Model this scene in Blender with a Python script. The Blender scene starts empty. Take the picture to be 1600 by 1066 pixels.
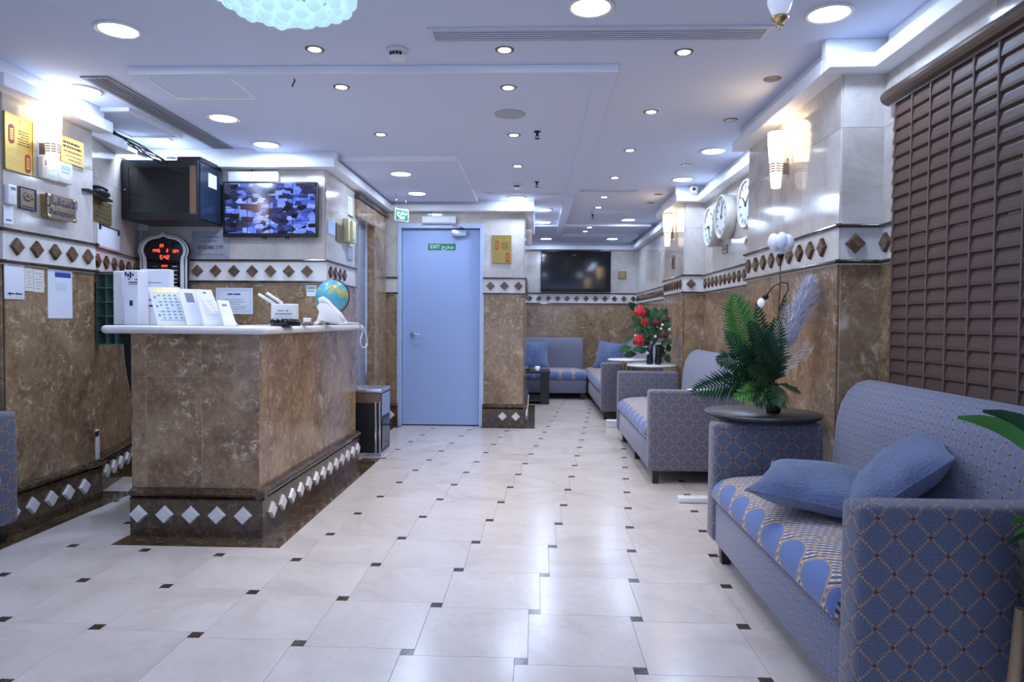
import bpy, bmesh, math, random
from mathutils import Vector, Matrix
random.seed(7)
C = bpy.context.scene.collection
PI = math.pi

# ---------------------------------------------------------------- camera
F, YAW, PITCH, ROLL, H = 1068.0, 0.0344, -0.0292, 0.0075, 1.1
cam_d = bpy.data.cameras.new('camera')
cam_d.sensor_width = 36.0
cam_d.lens = F / 1600 * 36.0
cam_d.clip_start = 0.05
cam = bpy.data.objects.new('camera', cam_d)
C.objects.link(cam)
cam.matrix_world = (Matrix.Translation((0, 0, H)) @ Matrix.Rotation(YAW, 4, 'Z')
                    @ Matrix.Rotation(PI / 2 + PITCH, 4, 'X') @ Matrix.Rotation(ROLL, 4, 'Z'))
bpy.context.scene.camera = cam

# ---------------------------------------------------------------- world, exposure
world = bpy.data.worlds.new('world')
bpy.context.scene.world = world
world.use_nodes = True
world.node_tree.nodes['Background'].inputs[0].default_value = (0.46, 0.61, 1.0, 1)
world.node_tree.nodes['Background'].inputs[1].default_value = 1.05
vs = bpy.context.scene.view_settings
vs.view_transform = 'Standard'
vs.look = 'None'
vs.gamma = 1.0
vs.use_curve_mapping = False
vs.exposure = 0.56
COOL = (0.52, 0.68, 1.0)
WARM = (1.0, 0.70, 0.40)
BIG_W, SMALL_W, SCONCE_E = 4.6, 1.5, 4.8


# ---------------------------------------------------------------- pixel -> room helpers
def ray(px, py):
    u = (px - 800) / F
    v = (py - 533) / F
    c, s = math.cos(ROLL), math.sin(ROLL)
    u, v = c * u + s * v, -s * u + c * v
    x, yy, zz = u, 1.0, -v
    c, s = math.cos(PITCH), math.sin(PITCH)
    y = c * yy - s * zz
    z = s * yy + c * zz
    c, s = math.cos(YAW), math.sin(YAW)
    return Vector((c * x - s * y, s * x + c * y, z))


CAMP = Vector((0, 0, H))


def onZ(px, py, z=0.0):
    d = ray(px, py)
    return CAMP + d * ((z - H) / d.z)


def onY(px, py, Y):
    d = ray(px, py)
    return CAMP + d * (Y / d.y)


def onX(px, py, X):
    d = ray(px, py)
    return CAMP + d * (X / d.x)


class Wall:
    """vertical plane; a is its left end and b its right end as seen from the room"""
    def __init__(self, a, b):
        self.a = Vector((a[0], a[1], 0))
        self.b = Vector((b[0], b[1], 0))
        self.r = (self.b - self.a).normalized()
        self.n = self.r.cross(Vector((0, 0, 1)))
        self.L = (self.b - self.a).length

    def hit(self, px, py, out=0.0):
        d = ray(px, py)
        p0 = self.a + self.n * out
        t = (p0 - CAMP).dot(self.n) / d.dot(self.n)
        return CAMP + d * t

    def mat(self, p):
        m = Matrix.Identity(4)
        for i in range(3):
            m[i][0] = self.r[i]
            m[i][1] = (0, 0, 1)[i]
            m[i][2] = self.n[i]
            m[i][3] = p[i]
        return m

    def s(self, px, py):
        return (self.hit(px, py) - self.a).dot(self.r)


# ---------------------------------------------------------------- materials
MATS = {}


class NT:
    def __init__(self, name):
        self.m = bpy.data.materials.new(name)
        self.m.use_nodes = True
        self.t = self.m.node_tree
        self.b = self.t.nodes['Principled BSDF']
        self.out = self.t.nodes['Material Output']
        MATS[name] = self.m

    def n(self, typ, **kw):
        nd = self.t.nodes.new(typ)
        for k, v in kw.items():
            if k.startswith('i_'):
                k = k[2:]
                k = int(k) if k.isdigit() else k.replace('_', ' ')
                nd.inputs[k].default_value = v
            else:
                setattr(nd, k, v)
        return nd

    def l(self, a, b):
        self.t.links.new(a, b)

    def math(self, op, a, b=None, c=None, clamp=False):
        nd = self.n('ShaderNodeMath', operation=op, use_clamp=clamp)
        for i, v in enumerate((a, b, c)):
            if v is None:
                continue
            if isinstance(v, (int, float)):
                nd.inputs[i].default_value = v
            else:
                self.l(v, nd.inputs[i])
        return nd.outputs[0]

    def mix(self, fac, a, b):
        nd = self.n('ShaderNodeMix', data_type='RGBA')
        for sock, v in ((nd.inputs[0], fac), (nd.inputs[6], a), (nd.inputs[7], b)):
            if isinstance(v, (int, float)):
                sock.default_value = v
            elif isinstance(v, tuple):
                sock.default_value = (*v, 1) if len(v) == 3 else v
            else:
                self.l(v, sock)
        return nd.outputs[2]

    def ramp(self, fac, stops):
        nd = self.n('ShaderNodeValToRGB')
        cr = nd.color_ramp
        while len(cr.elements) < len(stops):
            cr.elements.new(0.5)
        for e, (p, c) in zip(cr.elements, stops):
            e.position = p
            e.color = (*c, 1) if len(c) == 3 else c
        self.l(fac, nd.inputs[0])
        return nd.outputs[0]

    def noise(self, vec, scale, detail=4, rough=0.55, dist=0.0):
        nd = self.n('ShaderNodeTexNoise')
        nd.inputs['Scale'].default_value = scale
        nd.inputs['Detail'].default_value = detail
        nd.inputs['Roughness'].default_value = rough
        nd.inputs['Distortion'].default_value = dist
        if vec is not None:
            self.l(vec, nd.inputs['Vector'])
        return nd.outputs[0]

    def pos(self, rnd=0.0):
        g = self.n('ShaderNodeNewGeometry').outputs['Position']
        if rnd:
            o = self.n('ShaderNodeObjectInfo').outputs['Random']
            sc = self.math('MULTIPLY', o, rnd)
            add = self.n('ShaderNodeVectorMath', operation='ADD')
            self.l(g, add.inputs[0])
            cmb = self.n('ShaderNodeCombineXYZ')
            for i in range(3):
                self.l(sc, cmb.inputs[i])
            self.l(cmb.outputs[0], add.inputs[1])
            return add.outputs[0]
        return g

    def base(self, sock):
        self.l(sock, self.b.inputs['Base Color'])

    def set(self, **kw):
        for k, v in kw.items():
            self.b.inputs[k.replace('_', ' ')].default_value = v

    def bump(self, h, strength=0.2, dist=0.01):
        nd = self.n('ShaderNodeBump')
        nd.inputs['Strength'].default_value = strength
        nd.inputs['Distance'].default_value = dist
        self.l(h, nd.inputs['Height'])
        self.l(nd.outputs[0], self.b.inputs['Normal'])


def simple(name, col, rough=0.5, metal=0.0, var=0.08, scale=18, bump=0.0, emit=None, es=0.0, **kw):
    t = NT(name)
    tc = t.n('ShaderNodeTexCoord').outputs['Object']
    nz = t.noise(tc, scale)
    a = tuple(max(0, c * (1 - var)) for c in col)
    b = tuple(min(1, c * (1 + var)) for c in col)
    t.base(t.mix(nz, a, b))
    t.set(Roughness=rough, Metallic=metal)
    if bump:
        t.bump(nz, bump)
    if emit:
        t.set(Emission_Color=(*emit, 1), Emission_Strength=es)
    for k, v in kw.items():
        t.set(**{k: v})
    return t


def marble(name, dark, mid, light, vein, scale=3.0, rough=0.12, veinamt=0.6, rnd=30.0, blot=0.0):
    t = NT(name)
    p = t.pos(rnd)
    n1 = t.noise(p, scale, 10, 0.68, 0.6)
    col = t.ramp(n1, [(0.28, dark), (0.48, mid), (0.72, light)])
    # fine broken veins
    wob = t.n('ShaderNodeTexNoise')
    wob.inputs['Scale'].default_value = scale * 1.7
    wob.inputs['Detail'].default_value = 5
    t.l(p, wob.inputs['Vector'])
    mx = t.n('ShaderNodeVectorMath', operation='MULTIPLY_ADD')
    t.l(wob.outputs['Color'], mx.inputs[0])
    mx.inputs[1].default_value = (0.55, 0.55, 0.55)
    t.l(p, mx.inputs[2])
    vo = t.n('ShaderNodeTexVoronoi', feature='DISTANCE_TO_EDGE')
    vo.inputs['Scale'].default_value = scale * 3.4
    t.l(mx.outputs[0], vo.inputs['Vector'])
    v = t.math('SUBTRACT', 1.0, t.math('MULTIPLY', vo.outputs['Distance'], 14.0), clamp=True)
    n2 = t.noise(p, scale * 4.5, 5, 0.7)
    gate = t.math('MULTIPLY', t.math('SUBTRACT', n2, 0.50, clamp=True), 7.0, clamp=True)
    fine = t.noise(p, scale * 9.0, 8, 0.75, 0.8)
    fl = t.math('MULTIPLY', t.math('SUBTRACT', fine, 0.5), 1.25)
    col = t.mix(t.math('MAXIMUM', fl, 0.0, clamp=True), col, vein)
    col = t.mix(t.math('MAXIMUM', t.math('MULTIPLY', fl, -1.6), 0.0, clamp=True), col, dark)
    v = t.math('MULTIPLY', t.math('MULTIPLY', v, gate), veinamt)
    col = t.mix(v, col, vein)
    if blot:
        n3 = t.noise(p, scale * 1.3, 6, 0.6, 1.2)
        bl = t.math('MULTIPLY', t.math('SUBTRACT', n3, 0.63, clamp=True), 8.0, clamp=True)
        col = t.mix(t.math('MULTIPLY', bl, blot), col, vein)
    t.base(col)
    t.set(Roughness=rough)
    t.b.inputs['IOR'].default_value = 1.5
    return t


marble('brown_marble', (0.125, 0.066, 0.032), (0.285, 0.175, 0.092), (0.450, 0.310, 0.180), (0.78, 0.64, 0.50), 3.0, 0.13, 0.8, 40, 0.9)
marble('dark_marble', (0.026, 0.014, 0.008), (0.070, 0.040, 0.022), (0.150, 0.092, 0.052), (0.40, 0.30, 0.20), 4.0, 0.14, 0.55, 40, 0.35)
marble('cream_marble', (0.38, 0.325, 0.28), (0.57, 0.515, 0.47), (0.72, 0.67, 0.62), (0.46, 0.38, 0.31), 2.0, 0.10, 0.25, 40)
marble('band_marble', (0.66, 0.62, 0.58), (0.76, 0.72, 0.68), (0.82, 0.79, 0.75), (0.6, 0.5, 0.4), 3.0, 0.2, 0.1, 40)
marble('white_marble', (0.66, 0.62, 0.58), (0.80, 0.77, 0.74), (0.86, 0.84, 0.82), (0.5, 0.45, 0.42), 6.0, 0.2, 0.3, 40)
marble('rail_marble', (0.018, 0.012, 0.009), (0.055, 0.036, 0.024), (0.14, 0.095, 0.06), (0.35, 0.25, 0.17), 9.0, 0.15, 0.4, 40)
marble('diamond_marble', (0.030, 0.018, 0.012), (0.110, 0.060, 0.034), (0.200, 0.125, 0.070), (0.5, 0.36, 0.24), 7.0, 0.12, 0.5, 60, 0.3)
marble('floor_marble', (0.52, 0.445, 0.40), (0.655, 0.585, 0.54), (0.74, 0.68, 0.635), (0.56, 0.47, 0.42), 2.2, 0.21, 0.22, 50)
marble('accent_marble', (0.020, 0.012, 0.010), (0.045, 0.026, 0.020), (0.10, 0.06, 0.045), (0.4, 0.3, 0.25), 14.0, 0.2, 0.3, 50)
simple('grout', (0.46, 0.41, 0.37), 0.8)
simple('ceiling_paint', (0.65, 0.70, 0.84), 0.85, var=0.015, scale=3)
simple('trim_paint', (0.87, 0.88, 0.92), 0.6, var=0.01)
simple('door_paint', (0.36, 0.47, 0.74), 0.42, var=0.03, scale=4)
simple('frame_paint', (0.50, 0.58, 0.74), 0.4, var=0.03)
simple('white_plastic', (0.80, 0.80, 0.80), 0.35, var=0.02)
simple('cream_plastic', (0.76, 0.75, 0.66), 0.4, var=0.02)
simple('yellow_plastic', (0.72, 0.68, 0.40), 0.4, var=0.03)
simple('paper', (0.80, 0.81, 0.88), 0.7, var=0.02)
simple('paper_blue', (0.40, 0.55, 0.78), 0.6, var=0.1)
simple('ink', (0.03, 0.03, 0.05), 0.7)
simple('ink_grey', (0.22, 0.23, 0.30), 0.7)
simple('ink_blue', (0.03, 0.06, 0.40), 0.6)
simple('ink_green', (0.20, 0.42, 0.36), 0.6)
simple('gold', (0.52, 0.35, 0.085), 0.32, 0.75, var=0.12, scale=6)
simple('gold_dark', (0.40, 0.30, 0.10), 0.35, 0.7, var=0.15)
simple('bronze', (0.25, 0.19, 0.13), 0.35, 0.6, var=0.25, scale=30)
simple('brass', (0.70, 0.52, 0.25), 0.25, 0.9)
simple('red_print', (0.42, 0.03, 0.02), 0.5)
simple('steel', (0.56, 0.61, 0.70), 0.24, 0.75, var=0.05)
simple('chrome', (0.75, 0.76, 0.80), 0.12, 1.0, var=0.02)
simple('black_plastic', (0.012, 0.012, 0.014), 0.4)
simple('black_gloss', (0.008, 0.008, 0.010), 0.08)
simple('black_metal', (0.02, 0.02, 0.022), 0.35, 0.5)
simple('black_fabric', (0.012, 0.012, 0.014), 0.9, bump=0.2)
simple('cabinet_blue', (0.02, 0.035, 0.06), 0.25, 0.2)
simple('cabinet_dark', (0.012, 0.012, 0.015), 0.3)
simple('cabinet_wood', (0.16, 0.08, 0.045), 0.4)
simple('dark_wood', (0.022, 0.013, 0.011), 0.3)
simple('blind_brown', (0.098, 0.052, 0.036), 0.55, var=0.18, scale=7, bump=0.1)
simple('blind_cord', (0.16, 0.105, 0.08), 0.7)
simple('rail_bronze', (0.13, 0.085, 0.06), 0.22, 0.6)
simple('vase_dark', (0.015, 0.014, 0.014), 0.25)
simple('basket', (0.028, 0.020, 0.016), 0.8, var=0.4, scale=60, bump=0.6)
simple('light_wood', (0.50, 0.33, 0.18), 0.5)
simple('leaf_bright', (0.060, 0.220, 0.030), 0.45, var=0.35, scale=9)
simple('leaf_dark', (0.012, 0.060, 0.020), 0.4, var=0.4, scale=9)
simple('leaf_rose', (0.045, 0.150, 0.055), 0.5, var=0.35, scale=12)
simple('stem_green', (0.03, 0.08, 0.02), 0.6)
simple('pampas', (0.72, 0.70, 0.78), 0.95, var=0.06)
simple('dry_leaf', (0.70, 0.62, 0.60), 0.8, var=0.15)
simple('petal_white', (0.80, 0.80, 0.86), 0.5)
simple('rose_red', (0.50, 0.010, 0.012), 0.6, var=0.35, scale=40)
simple('rose_dark', (0.10, 0.010, 0.015), 0.6, var=0.4, scale=40)
simple('sign_green', (0.0, 0.10, 0.045), 0.4, emit=(0.0, 0.30, 0.12), es=0.03)
simple('sticker_green', (0.0, 0.24, 0.07), 0.4)
simple('grille_grey', (0.24, 0.23, 0.25), 0.6)
simple('grille_alu', (0.62, 0.64, 0.72), 0.5, 0.0)
simple('speaker_mesh', (0.42, 0.43, 0.47), 0.6, var=0.1, scale=200)
simple('rubber', (0.02, 0.02, 0.02), 0.8)
simple('clock_face', (0.80, 0.84, 0.82), 0.3, var=0.01)
simple('clock_rim', (0.66, 0.64, 0.55), 0.35, 0.2)
simple('led_red', (0.6, 0.0, 0.0), 0.4, emit=(1.0, 0.03, 0.02), es=4.0)
simple('lamp_cool', (1, 1, 1), 0.4, emit=(0.82, 0.92, 1.0), es=14.0)
simple('lamp_spot', (1, 1, 1), 0.4, emit=(1.0, 0.93, 0.88), es=9.0)
simple('lamp_off', (0.25, 0.24, 0.24), 0.2, 0.3)
simple('sconce_glow', (1, 0.9, 0.8), 0.4, emit=(1.0, 0.74, 0.46), es=SCONCE_E)
simple('sconce_cap', (0.85, 0.78, 0.72), 0.35, emit=(1.0, 0.82, 0.66), es=0.8)
simple('bead_glass', (0.60, 0.80, 0.84), 0.05, var=0.12, scale=50, emit=(0.62, 0.93, 0.97), es=0.30, Transmission_Weight=0.1)
simple('acrylic', (0.42, 0.43, 0.47), 0.25)
simple('lamp_glass', (0.80, 0.84, 0.90), 0.15, emit=(0.7, 0.8, 1.0), es=0.25)


def velvet():
    t = NT('velvet_blue')
    tc = t.n('ShaderNodeTexCoord').outputs['Object']
    n1 = t.noise(tc, 9, 4, 0.6)
    n2 = t.noise(tc, 110, 4, 0.7)
    c = t.ramp(n1, [(0.32, (0.045, 0.085, 0.22)), (0.68, (0.14, 0.22, 0.46))])
    c = t.mix(t.math('MULTIPLY', n2, 0.5), c, (0.22, 0.31, 0.58))
    t.base(c)
    t.set(Roughness=0.95)
    t.b.inputs['Sheen Weight'].default_value = 0.6
    t.bump(n2, 1.0, 0.016)


velvet()


def lattice(name, bg1, bg2, line, node, px, py, lw=0.07, weave=260):
    """diamond lattice of stitched lines on woven cloth, from UVs in metres"""
    t = NT(name)
    uv = t.n('ShaderNodeUVMap').outputs[0]
    sep = t.n('ShaderNodeSeparateXYZ')
    t.l(uv, sep.inputs[0])
    u = t.math('MULTIPLY', sep.outputs[0], 1 / px)
    v = t.math('MULTIPLY', sep.outputs[1], 1 / py)
    a = t.math('ADD', u, v)
    b = t.math('SUBTRACT', u, v)

    def tri(x):          # 0 at a line, 0.5 mid-cell
        f = t.math('FRACT', x)
        return t.math('MINIMUM', f, t.math('SUBTRACT', 1.0, f))
    ta, tb = tri(a), tri(b)
    la = t.math('LESS_THAN', ta, lw)
    lb = t.math('LESS_THAN', tb, lw)
    # dashes along the other direction
    da = t.math('GREATER_THAN', t.math('FRACT', t.math('MULTIPLY', b, 7.0)), 0.35)
    db = t.math('GREATER_THAN', t.math('FRACT', t.math('MULTIPLY', a, 7.0)), 0.35)
    ln = t.math('MAXIMUM', t.math('MULTIPLY', la, da), t.math('MULTIPLY', lb, db))
    nd = t.math('MULTIPLY', t.math('LESS_THAN', ta, lw * 1.5), t.math('LESS_THAN', tb, lw * 1.5))
    w = t.noise(uv, weave, 2)
    bg = t.mix(t.math('MULTIPLY', t.math('SUBTRACT', w, 0.35, clamp=True), 2.4, clamp=True), bg1, bg2)
    c = t.mix(ln, bg, line)
    c = t.mix(nd, c, node)
    t.base(c)
    t.set(Roughness=0.85)
    t.b.inputs['Sheen Weight'].default_value = 0.25
    t.bump(t.math('ADD', t.math('MULTIPLY', w, 0.5), ln), 0.25, 0.003)


lattice('sofa_lattice', (0.080, 0.090, 0.130), (0.185, 0.197, 0.270), (0.40, 0.235, 0.13), (0.12, 0.03, 0.025), 0.088, 0.094, 0.05)
lattice('sofa_back_lattice', (0.120, 0.14, 0.215), (0.235, 0.26, 0.375), (0.34, 0.26, 0.22), (0.06, 0.03, 0.03), 0.062, 0.062, 0.055)
lattice('sofa_front_lattice', (0.115, 0.135, 0.22), (0.235, 0.26, 0.38), (0.36, 0.23, 0.15), (0.10, 0.04, 0.04), 0.070, 0.075, 0.05)


def seat_fabric():
    """staggered scallop patchwork: plain blue scallops and houndstooth between gold outlines"""
    t = NT('seat_patchwork')
    uv = t.n('ShaderNodeUVMap').outputs[0]
    sep = t.n('ShaderNodeSeparateXYZ')
    t.l(uv, sep.inputs[0])
    U, V = sep.outputs[0], sep.outputs[1]
    cw, ch = 0.185, 0.15
    r = t.math('MULTIPLY', U, 1 / ch)
    row = t.math('FLOOR', r)
    fr = t.math('SUBTRACT', r, row)
    odd = t.math('MODULO', row, 2.0)
    c = t.math('ADD', t.math('MULTIPLY', V, 1 / cw), t.math('MULTIPLY', odd, 0.5))
    fc = t.math('FRACT', c)
    dx = t.math('MULTIPLY', t.math('SUBTRACT', fc, 0.5), 2.1)
    dy = t.math('MULTIPLY', t.math('SUBTRACT', fr, 0.5), 2.0)
    d = t.math('SQRT', t.math('ADD', t.math('MULTIPLY', dx, dx), t.math('MULTIPLY', dy, dy)))
    inside = t.math('LESS_THAN', d, 0.93)
    ring = t.math('LESS_THAN', t.math('ABSOLUTE', t.math('SUBTRACT', d, 0.97)), 0.055)
    kind = t.math('LESS_THAN', t.math('MODULO', row, 2.0), 0.5)
    # houndstooth-like check
    ck = t.math('ADD', t.math('MULTIPLY', U, 38.0), t.math('MULTIPLY', V, 38.0))
    ck2 = t.math('SUBTRACT', t.math('MULTIPLY', U, 38.0), t.math('MULTIPLY', V, 22.0))
    h1 = t.math('GREATER_THAN', t.math('FRACT', ck), 0.5)
    h2 = t.math('GREATER_THAN', t.math('FRACT', ck2), 0.45)
    hound = t.mix(h1, (0.055, 0.065, 0.15), (0.74, 0.66, 0.62))
    hound = t.mix(t.math('MULTIPLY', h2, 0.42), hound, (0.20, 0.12, 0.09))
    w = t.noise(uv, 300, 2)
    blue = t.mix(w, (0.07, 0.13, 0.34), (0.15, 0.23, 0.50))
    ins = t.mix(kind, hound, blue)
    col = t.mix(inside, hound, ins)
    col = t.mix(ring, col, (0.45, 0.30, 0.18))
    t.base(col)
    t.set(Roughness=0.7)
    t.b.inputs['Sheen Weight'].default_value = 0.2
    t.bump(w, 0.2, 0.003)


seat_fabric()


def globe_mat():
    t = NT('globe_map')
    tc = t.n('ShaderNodeTexCoord').outputs['Object']
    n = t.noise(tc, 14, 5, 0.6)
    m = t.math('GREATER_THAN', n, 0.545)
    land = t.mix(t.noise(tc, 60, 2), (0.55, 0.42, 0.12), (0.35, 0.45, 0.20))
    t.base(t.mix(m, (0.10, 0.42, 0.55), land))
    t.set(Roughness=0.25)


globe_mat()


def cctv_mat():
    """monitor print: 4 x 4 grid of dim bluish camera pictures (UV in 0..1)"""
    t = NT('cctv_screen')
    uv = t.n('ShaderNodeUVMap').outputs[0]
    sep = t.n('ShaderNodeSeparateXYZ')
    t.l(uv, sep.inputs[0])
    cu, cv = t.math('MULTIPLY', sep.outputs[0], 4.0), t.math('MULTIPLY', sep.outputs[1], 4.0)
    fu, fv = t.math('FRACT', cu), t.math('FRACT', cv)
    edge = t.math('LESS_THAN', t.math('MINIMUM', fu, fv), 0.03)
    cmb = t.n('ShaderNodeCombineXYZ')
    t.l(cu, cmb.inputs[0])
    t.l(cv, cmb.inputs[1])
    vo = t.n('ShaderNodeTexVoronoi', feature='F1', distance='CHEBYCHEV')
    vo.inputs['Scale'].default_value = 3.0
    t.l(cmb.outputs[0], vo.inputs['Vector'])
    bw = t.n('ShaderNodeRGBToBW')
    t.l(vo.outputs['Color'], bw.inputs[0])
    n = t.noise(cmb.outputs[0], 3.0, 5, 0.7)
    f = t.math('ADD', t.math('MULTIPLY', bw.outputs[0], 0.75), t.math('MULTIPLY', n, 0.35))
    col = t.ramp(f, [(0.34, (0.010, 0.010, 0.018)), (0.50, (0.03, 0.035, 0.12)), (0.64, (0.07, 0.13, 0.62)), (0.85, (0.30, 0.42, 1.0))])
    col = t.mix(edge, col, (0.005, 0.005, 0.015))
    t.base(t.mix(0.85, col, (0, 0, 0)))
    t.l(col, t.b.inputs['Emission Color'])
    t.set(Roughness=0.1, Emission_Strength=0.62)


cctv_mat()


simple('table_black', (0.012, 0.018, 0.020), 0.38)


def green_glass():
    t = NT('green_glass')
    tc = t.n('ShaderNodeTexCoord').outputs['Object']
    t.base(t.mix(t.noise(tc, 8), (0.10, 0.24, 0.20), (0.20, 0.38, 0.33)))
    t.set(Roughness=0.06, Transmission_Weight=0.45, Alpha=1.0)


green_glass()


def M(n):
    return MATS[n]


# ---------------------------------------------------------------- mesh helpers
class MB:
    def __init__(self):
        self.v, self.f, self.uv, self.sm = [], [], {}, set()

    def _add(self, vs, fs, smooth=False, uvs=None):
        o = len(self.v)
        self.v += [tuple(p) for p in vs]
        for i, f in enumerate(fs):
            k = len(self.f)
            self.f.append([o + j for j in f])
            if smooth:
                self.sm.add(k)
            if uvs is not None:
                self.uv[k] = uvs[i]
        return self

    def box(self, x0, x1, y0, y1, z0, z1):
        vs = [(x, y, z) for z in (z0, z1) for y in (y0, y1) for x in (x0, x1)]
        return self._add(vs, [(0, 2, 3, 1), (4, 5, 7, 6), (0, 1, 5, 4), (2, 6, 7, 3), (0, 4, 6, 2), (1, 3, 7, 5)])

    def hexa(self, p):
        return self._add(p, [(0, 2, 3, 1), (4, 5, 7, 6), (0, 1, 5, 4), (2, 6, 7, 3), (0, 4, 6, 2), (1, 3, 7, 5)])

    def quadslab(self, bl, br, tr, tl, t, n=None):
        """slab with the given front corners, thickness t going back along -normal"""
        bl, br, tr, tl = map(Vector, (bl, br, tr, tl))
        if n is None:
            n = (br - bl).cross(tl - bl).normalized()
        k = n * t
        vs = [bl, br, tr, tl, bl - k, br - k, tr - k, tl - k]
        return self._add(vs, [(0, 1, 2, 3), (5, 4, 7, 6), (4, 5, 1, 0), (3, 2, 6, 7), (4, 0, 3, 7), (1, 5, 6, 2)])

    def prism(self, poly, z0, z1, smooth=False):
        """extrude an xy polygon (CCW) along z"""
        n = len(poly)
        vs = [(x, y, z0) for x, y in poly] + [(x, y, z1) for x, y in poly]
        self._add(vs, [tuple(range(n - 1, -1, -1)), tuple(range(n, 2 * n))])
        o = len(self.v) - 2 * n
        for i in range(n):
            j = (i + 1) % n
            k = len(self.f)
            self.f.append([o + i, o + j, o + n + j, o + n + i])
            if smooth:
                self.sm.add(k)
        return self

    def ringprism(self, outer, inner, z0, z1):
        n = len(outer)
        vs = [(x, y, z0) for x, y in outer] + [(x, y, z0) for x, y in inner] + [(x, y, z1) for x, y in outer] + [(x, y, z1) for x, y in inner]
        fs = []
        for i in range(n):
            j = (i + 1) % n
            fs += [(i, n + i, n + j, j), (2 * n + i, 2 * n + j, 3 * n + j, 3 * n + i), (i, j, 2 * n + j, 2 * n + i), (n + j, n + i, 3 * n + i, 3 * n + j)]
        return self._add(vs, fs)

    def lathe(self, prof, seg=24, c=(0, 0, 0), caps=True, axis='z'):
        vs, fs = [], []
        for r, z in prof:
            for i in range(seg):
                a = 2 * PI * i / seg
                p = (r * math.cos(a), r * math.sin(a), z)
                if axis == 'y':
                    p = (p[0], -p[2], p[1])
                elif axis == 'x':
                    p = (p[2], p[0], p[1])
                vs.append((c[0] + p[0], c[1] + p[1], c[2] + p[2]))
        for k in range(len(prof) - 1):
            for i in range(seg):
                j = (i + 1) % seg
                fs.append((k * seg + i, k * seg + j, (k + 1) * seg + j, (k + 1) * seg + i))
        self._add(vs, fs, True)
        if caps:
            o = len(self.v) - len(vs)
            if prof[0][0] > 1e-5:
                self.f.append([o + i for i in range(seg - 1, -1, -1)])
            if prof[-1][0] > 1e-5:
                b = o + (len(prof) - 1) * seg
                self.f.append([b + i for i in range(seg)])
        return self

    def cyl(self, c, r, z0, z1, seg=20):
        return self.lathe([(r, z0), (r, z1)], seg, c)

    def tube(self, pts, r, seg=8, closed=False):
        pts = [Vector(p) for p in pts]
        rs = r if isinstance(r, (list, tuple)) else [r] * len(pts)
        n = len(pts)
        vs, fs = [], []
        up = Vector((0.13, 0.21, 0.97))
        for i, p in enumerate(pts):
            t = (pts[min(i + 1, n - 1)] - pts[max(i - 1, 0)])
            if t.length < 1e-9:
                t = Vector((0, 0, 1))
            t.normalize()
            a = t.cross(up)
            if a.length < 1e-3:
                a = t.cross(Vector((1, 0, 0)))
            a.normalize()
            b = t.cross(a)
            for k in range(seg):
                q = 2 * PI * k / seg
                vs.append(p + (a * math.cos(q) + b * math.sin(q)) * rs[i])
        for i in range(n - 1):
            for k in range(seg):
                j = (k + 1) % seg
                fs.append((i * seg + k, (i + 1) * seg + k, (i + 1) * seg + j, i * seg + j))
        self._add(vs, fs, True)
        o = len(self.v) - len(vs)
        self.f.append([o + k for k in range(seg)])
        self.f.append([o + (n - 1) * seg + k for k in range(seg - 1, -1, -1)])
        return self

    def sphere(self, c, r, seg=14, rings=8, sc=(1, 1, 1)):
        prof = []
        for i in range(rings + 1):
            a = -PI / 2 + PI * i / rings
            prof.append((max(1e-6, math.cos(a)) * r, math.sin(a) * r))
        o = len(self.v)
        self.lathe(prof, seg, (0, 0, 0), caps=False)
        for i in range(o, len(self.v)):
            x, y, z = self.v[i]
            self.v[i] = (c[0] + x * sc[0], c[1] + y * sc[1], c[2] + z * sc[2])
        return self

    def xform(self, m):
        self.v = [tuple(m @ Vector(p)) for p in self.v]
        return self

    def mesh(self, name, bevel=0.0, seg=2):
        me = bpy.data.meshes.new(name)
        me.from_pydata(self.v, [], self.f)
        me.update()
        for k in self.sm:
            me.polygons[k].use_smooth = True
        if bevel:
            bm = bmesh.new()
            bm.from_mesh(me)
            bmesh.ops.recalc_face_normals(bm, faces=bm.faces)
            bmesh.ops.bevel(bm, geom=list(bm.edges), offset=bevel, segments=seg, profile=0.5, affect='EDGES')
            bm.to_mesh(me)
            bm.free()
            me.update()
            if seg > 1:
                for p in me.polygons:
                    p.use_smooth = True
                me.set_sharp_from_angle(angle=math.radians(50))
        uvl = me.uv_layers.new(name='UVMap')
        for p in me.polygons:
            cu = self.uv.get(p.index) if not bevel else None
            nx, ny, nz = (abs(c) for c in p.normal)
            for q, li in enumerate(p.loop_indices):
                if cu:
                    uvl.data[li].uv = cu[q]
                    continue
                x, y, z = me.vertices[me.loops[li].vertex_index].co
                uvl.data[li].uv = (x, y) if nz >= nx and nz >= ny else ((y, z) if nx >= ny else (x, z))
        return me

    def build(self, name, mat, parent=None, bevel=0.0, seg=2, mw=None):
        me = self.mesh(name, bevel, seg)
        me.materials.append(M(mat))
        o = bpy.data.objects.new(name, me)
        C.objects.link(o)
        if mw is not None:
            o.matrix_world = mw
        if parent is not None:
            attach(o, parent)
        return o


def attach(o, parent):
    """parent without moving the child's local matrix meaning: child's matrix is given in parent space"""
    o.parent = parent


def tag(o, label=None, cat=None, group=None, kind=None):
    if label:
        o['label'] = label
    if cat:
        o['category'] = cat
    if group:
        o['group'] = group
    if kind:
        o['kind'] = kind
    return o


def thing(name, label, cat, loc=(0, 0, 0), rotz=0.0, group=None, mw=None):
    o = bpy.data.objects.new(name, None)
    o.empty_display_size = 0.05
    C.objects.link(o)
    if mw is not None:
        o.matrix_world = mw
    else:
        o.location = loc
        o.rotation_euler = (0, 0, rotz)
    return tag(o, label, cat, group)


def struct(o, label=None):
    o['kind'] = 'structure'
    if label:
        o['label'] = label
    return o


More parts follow.
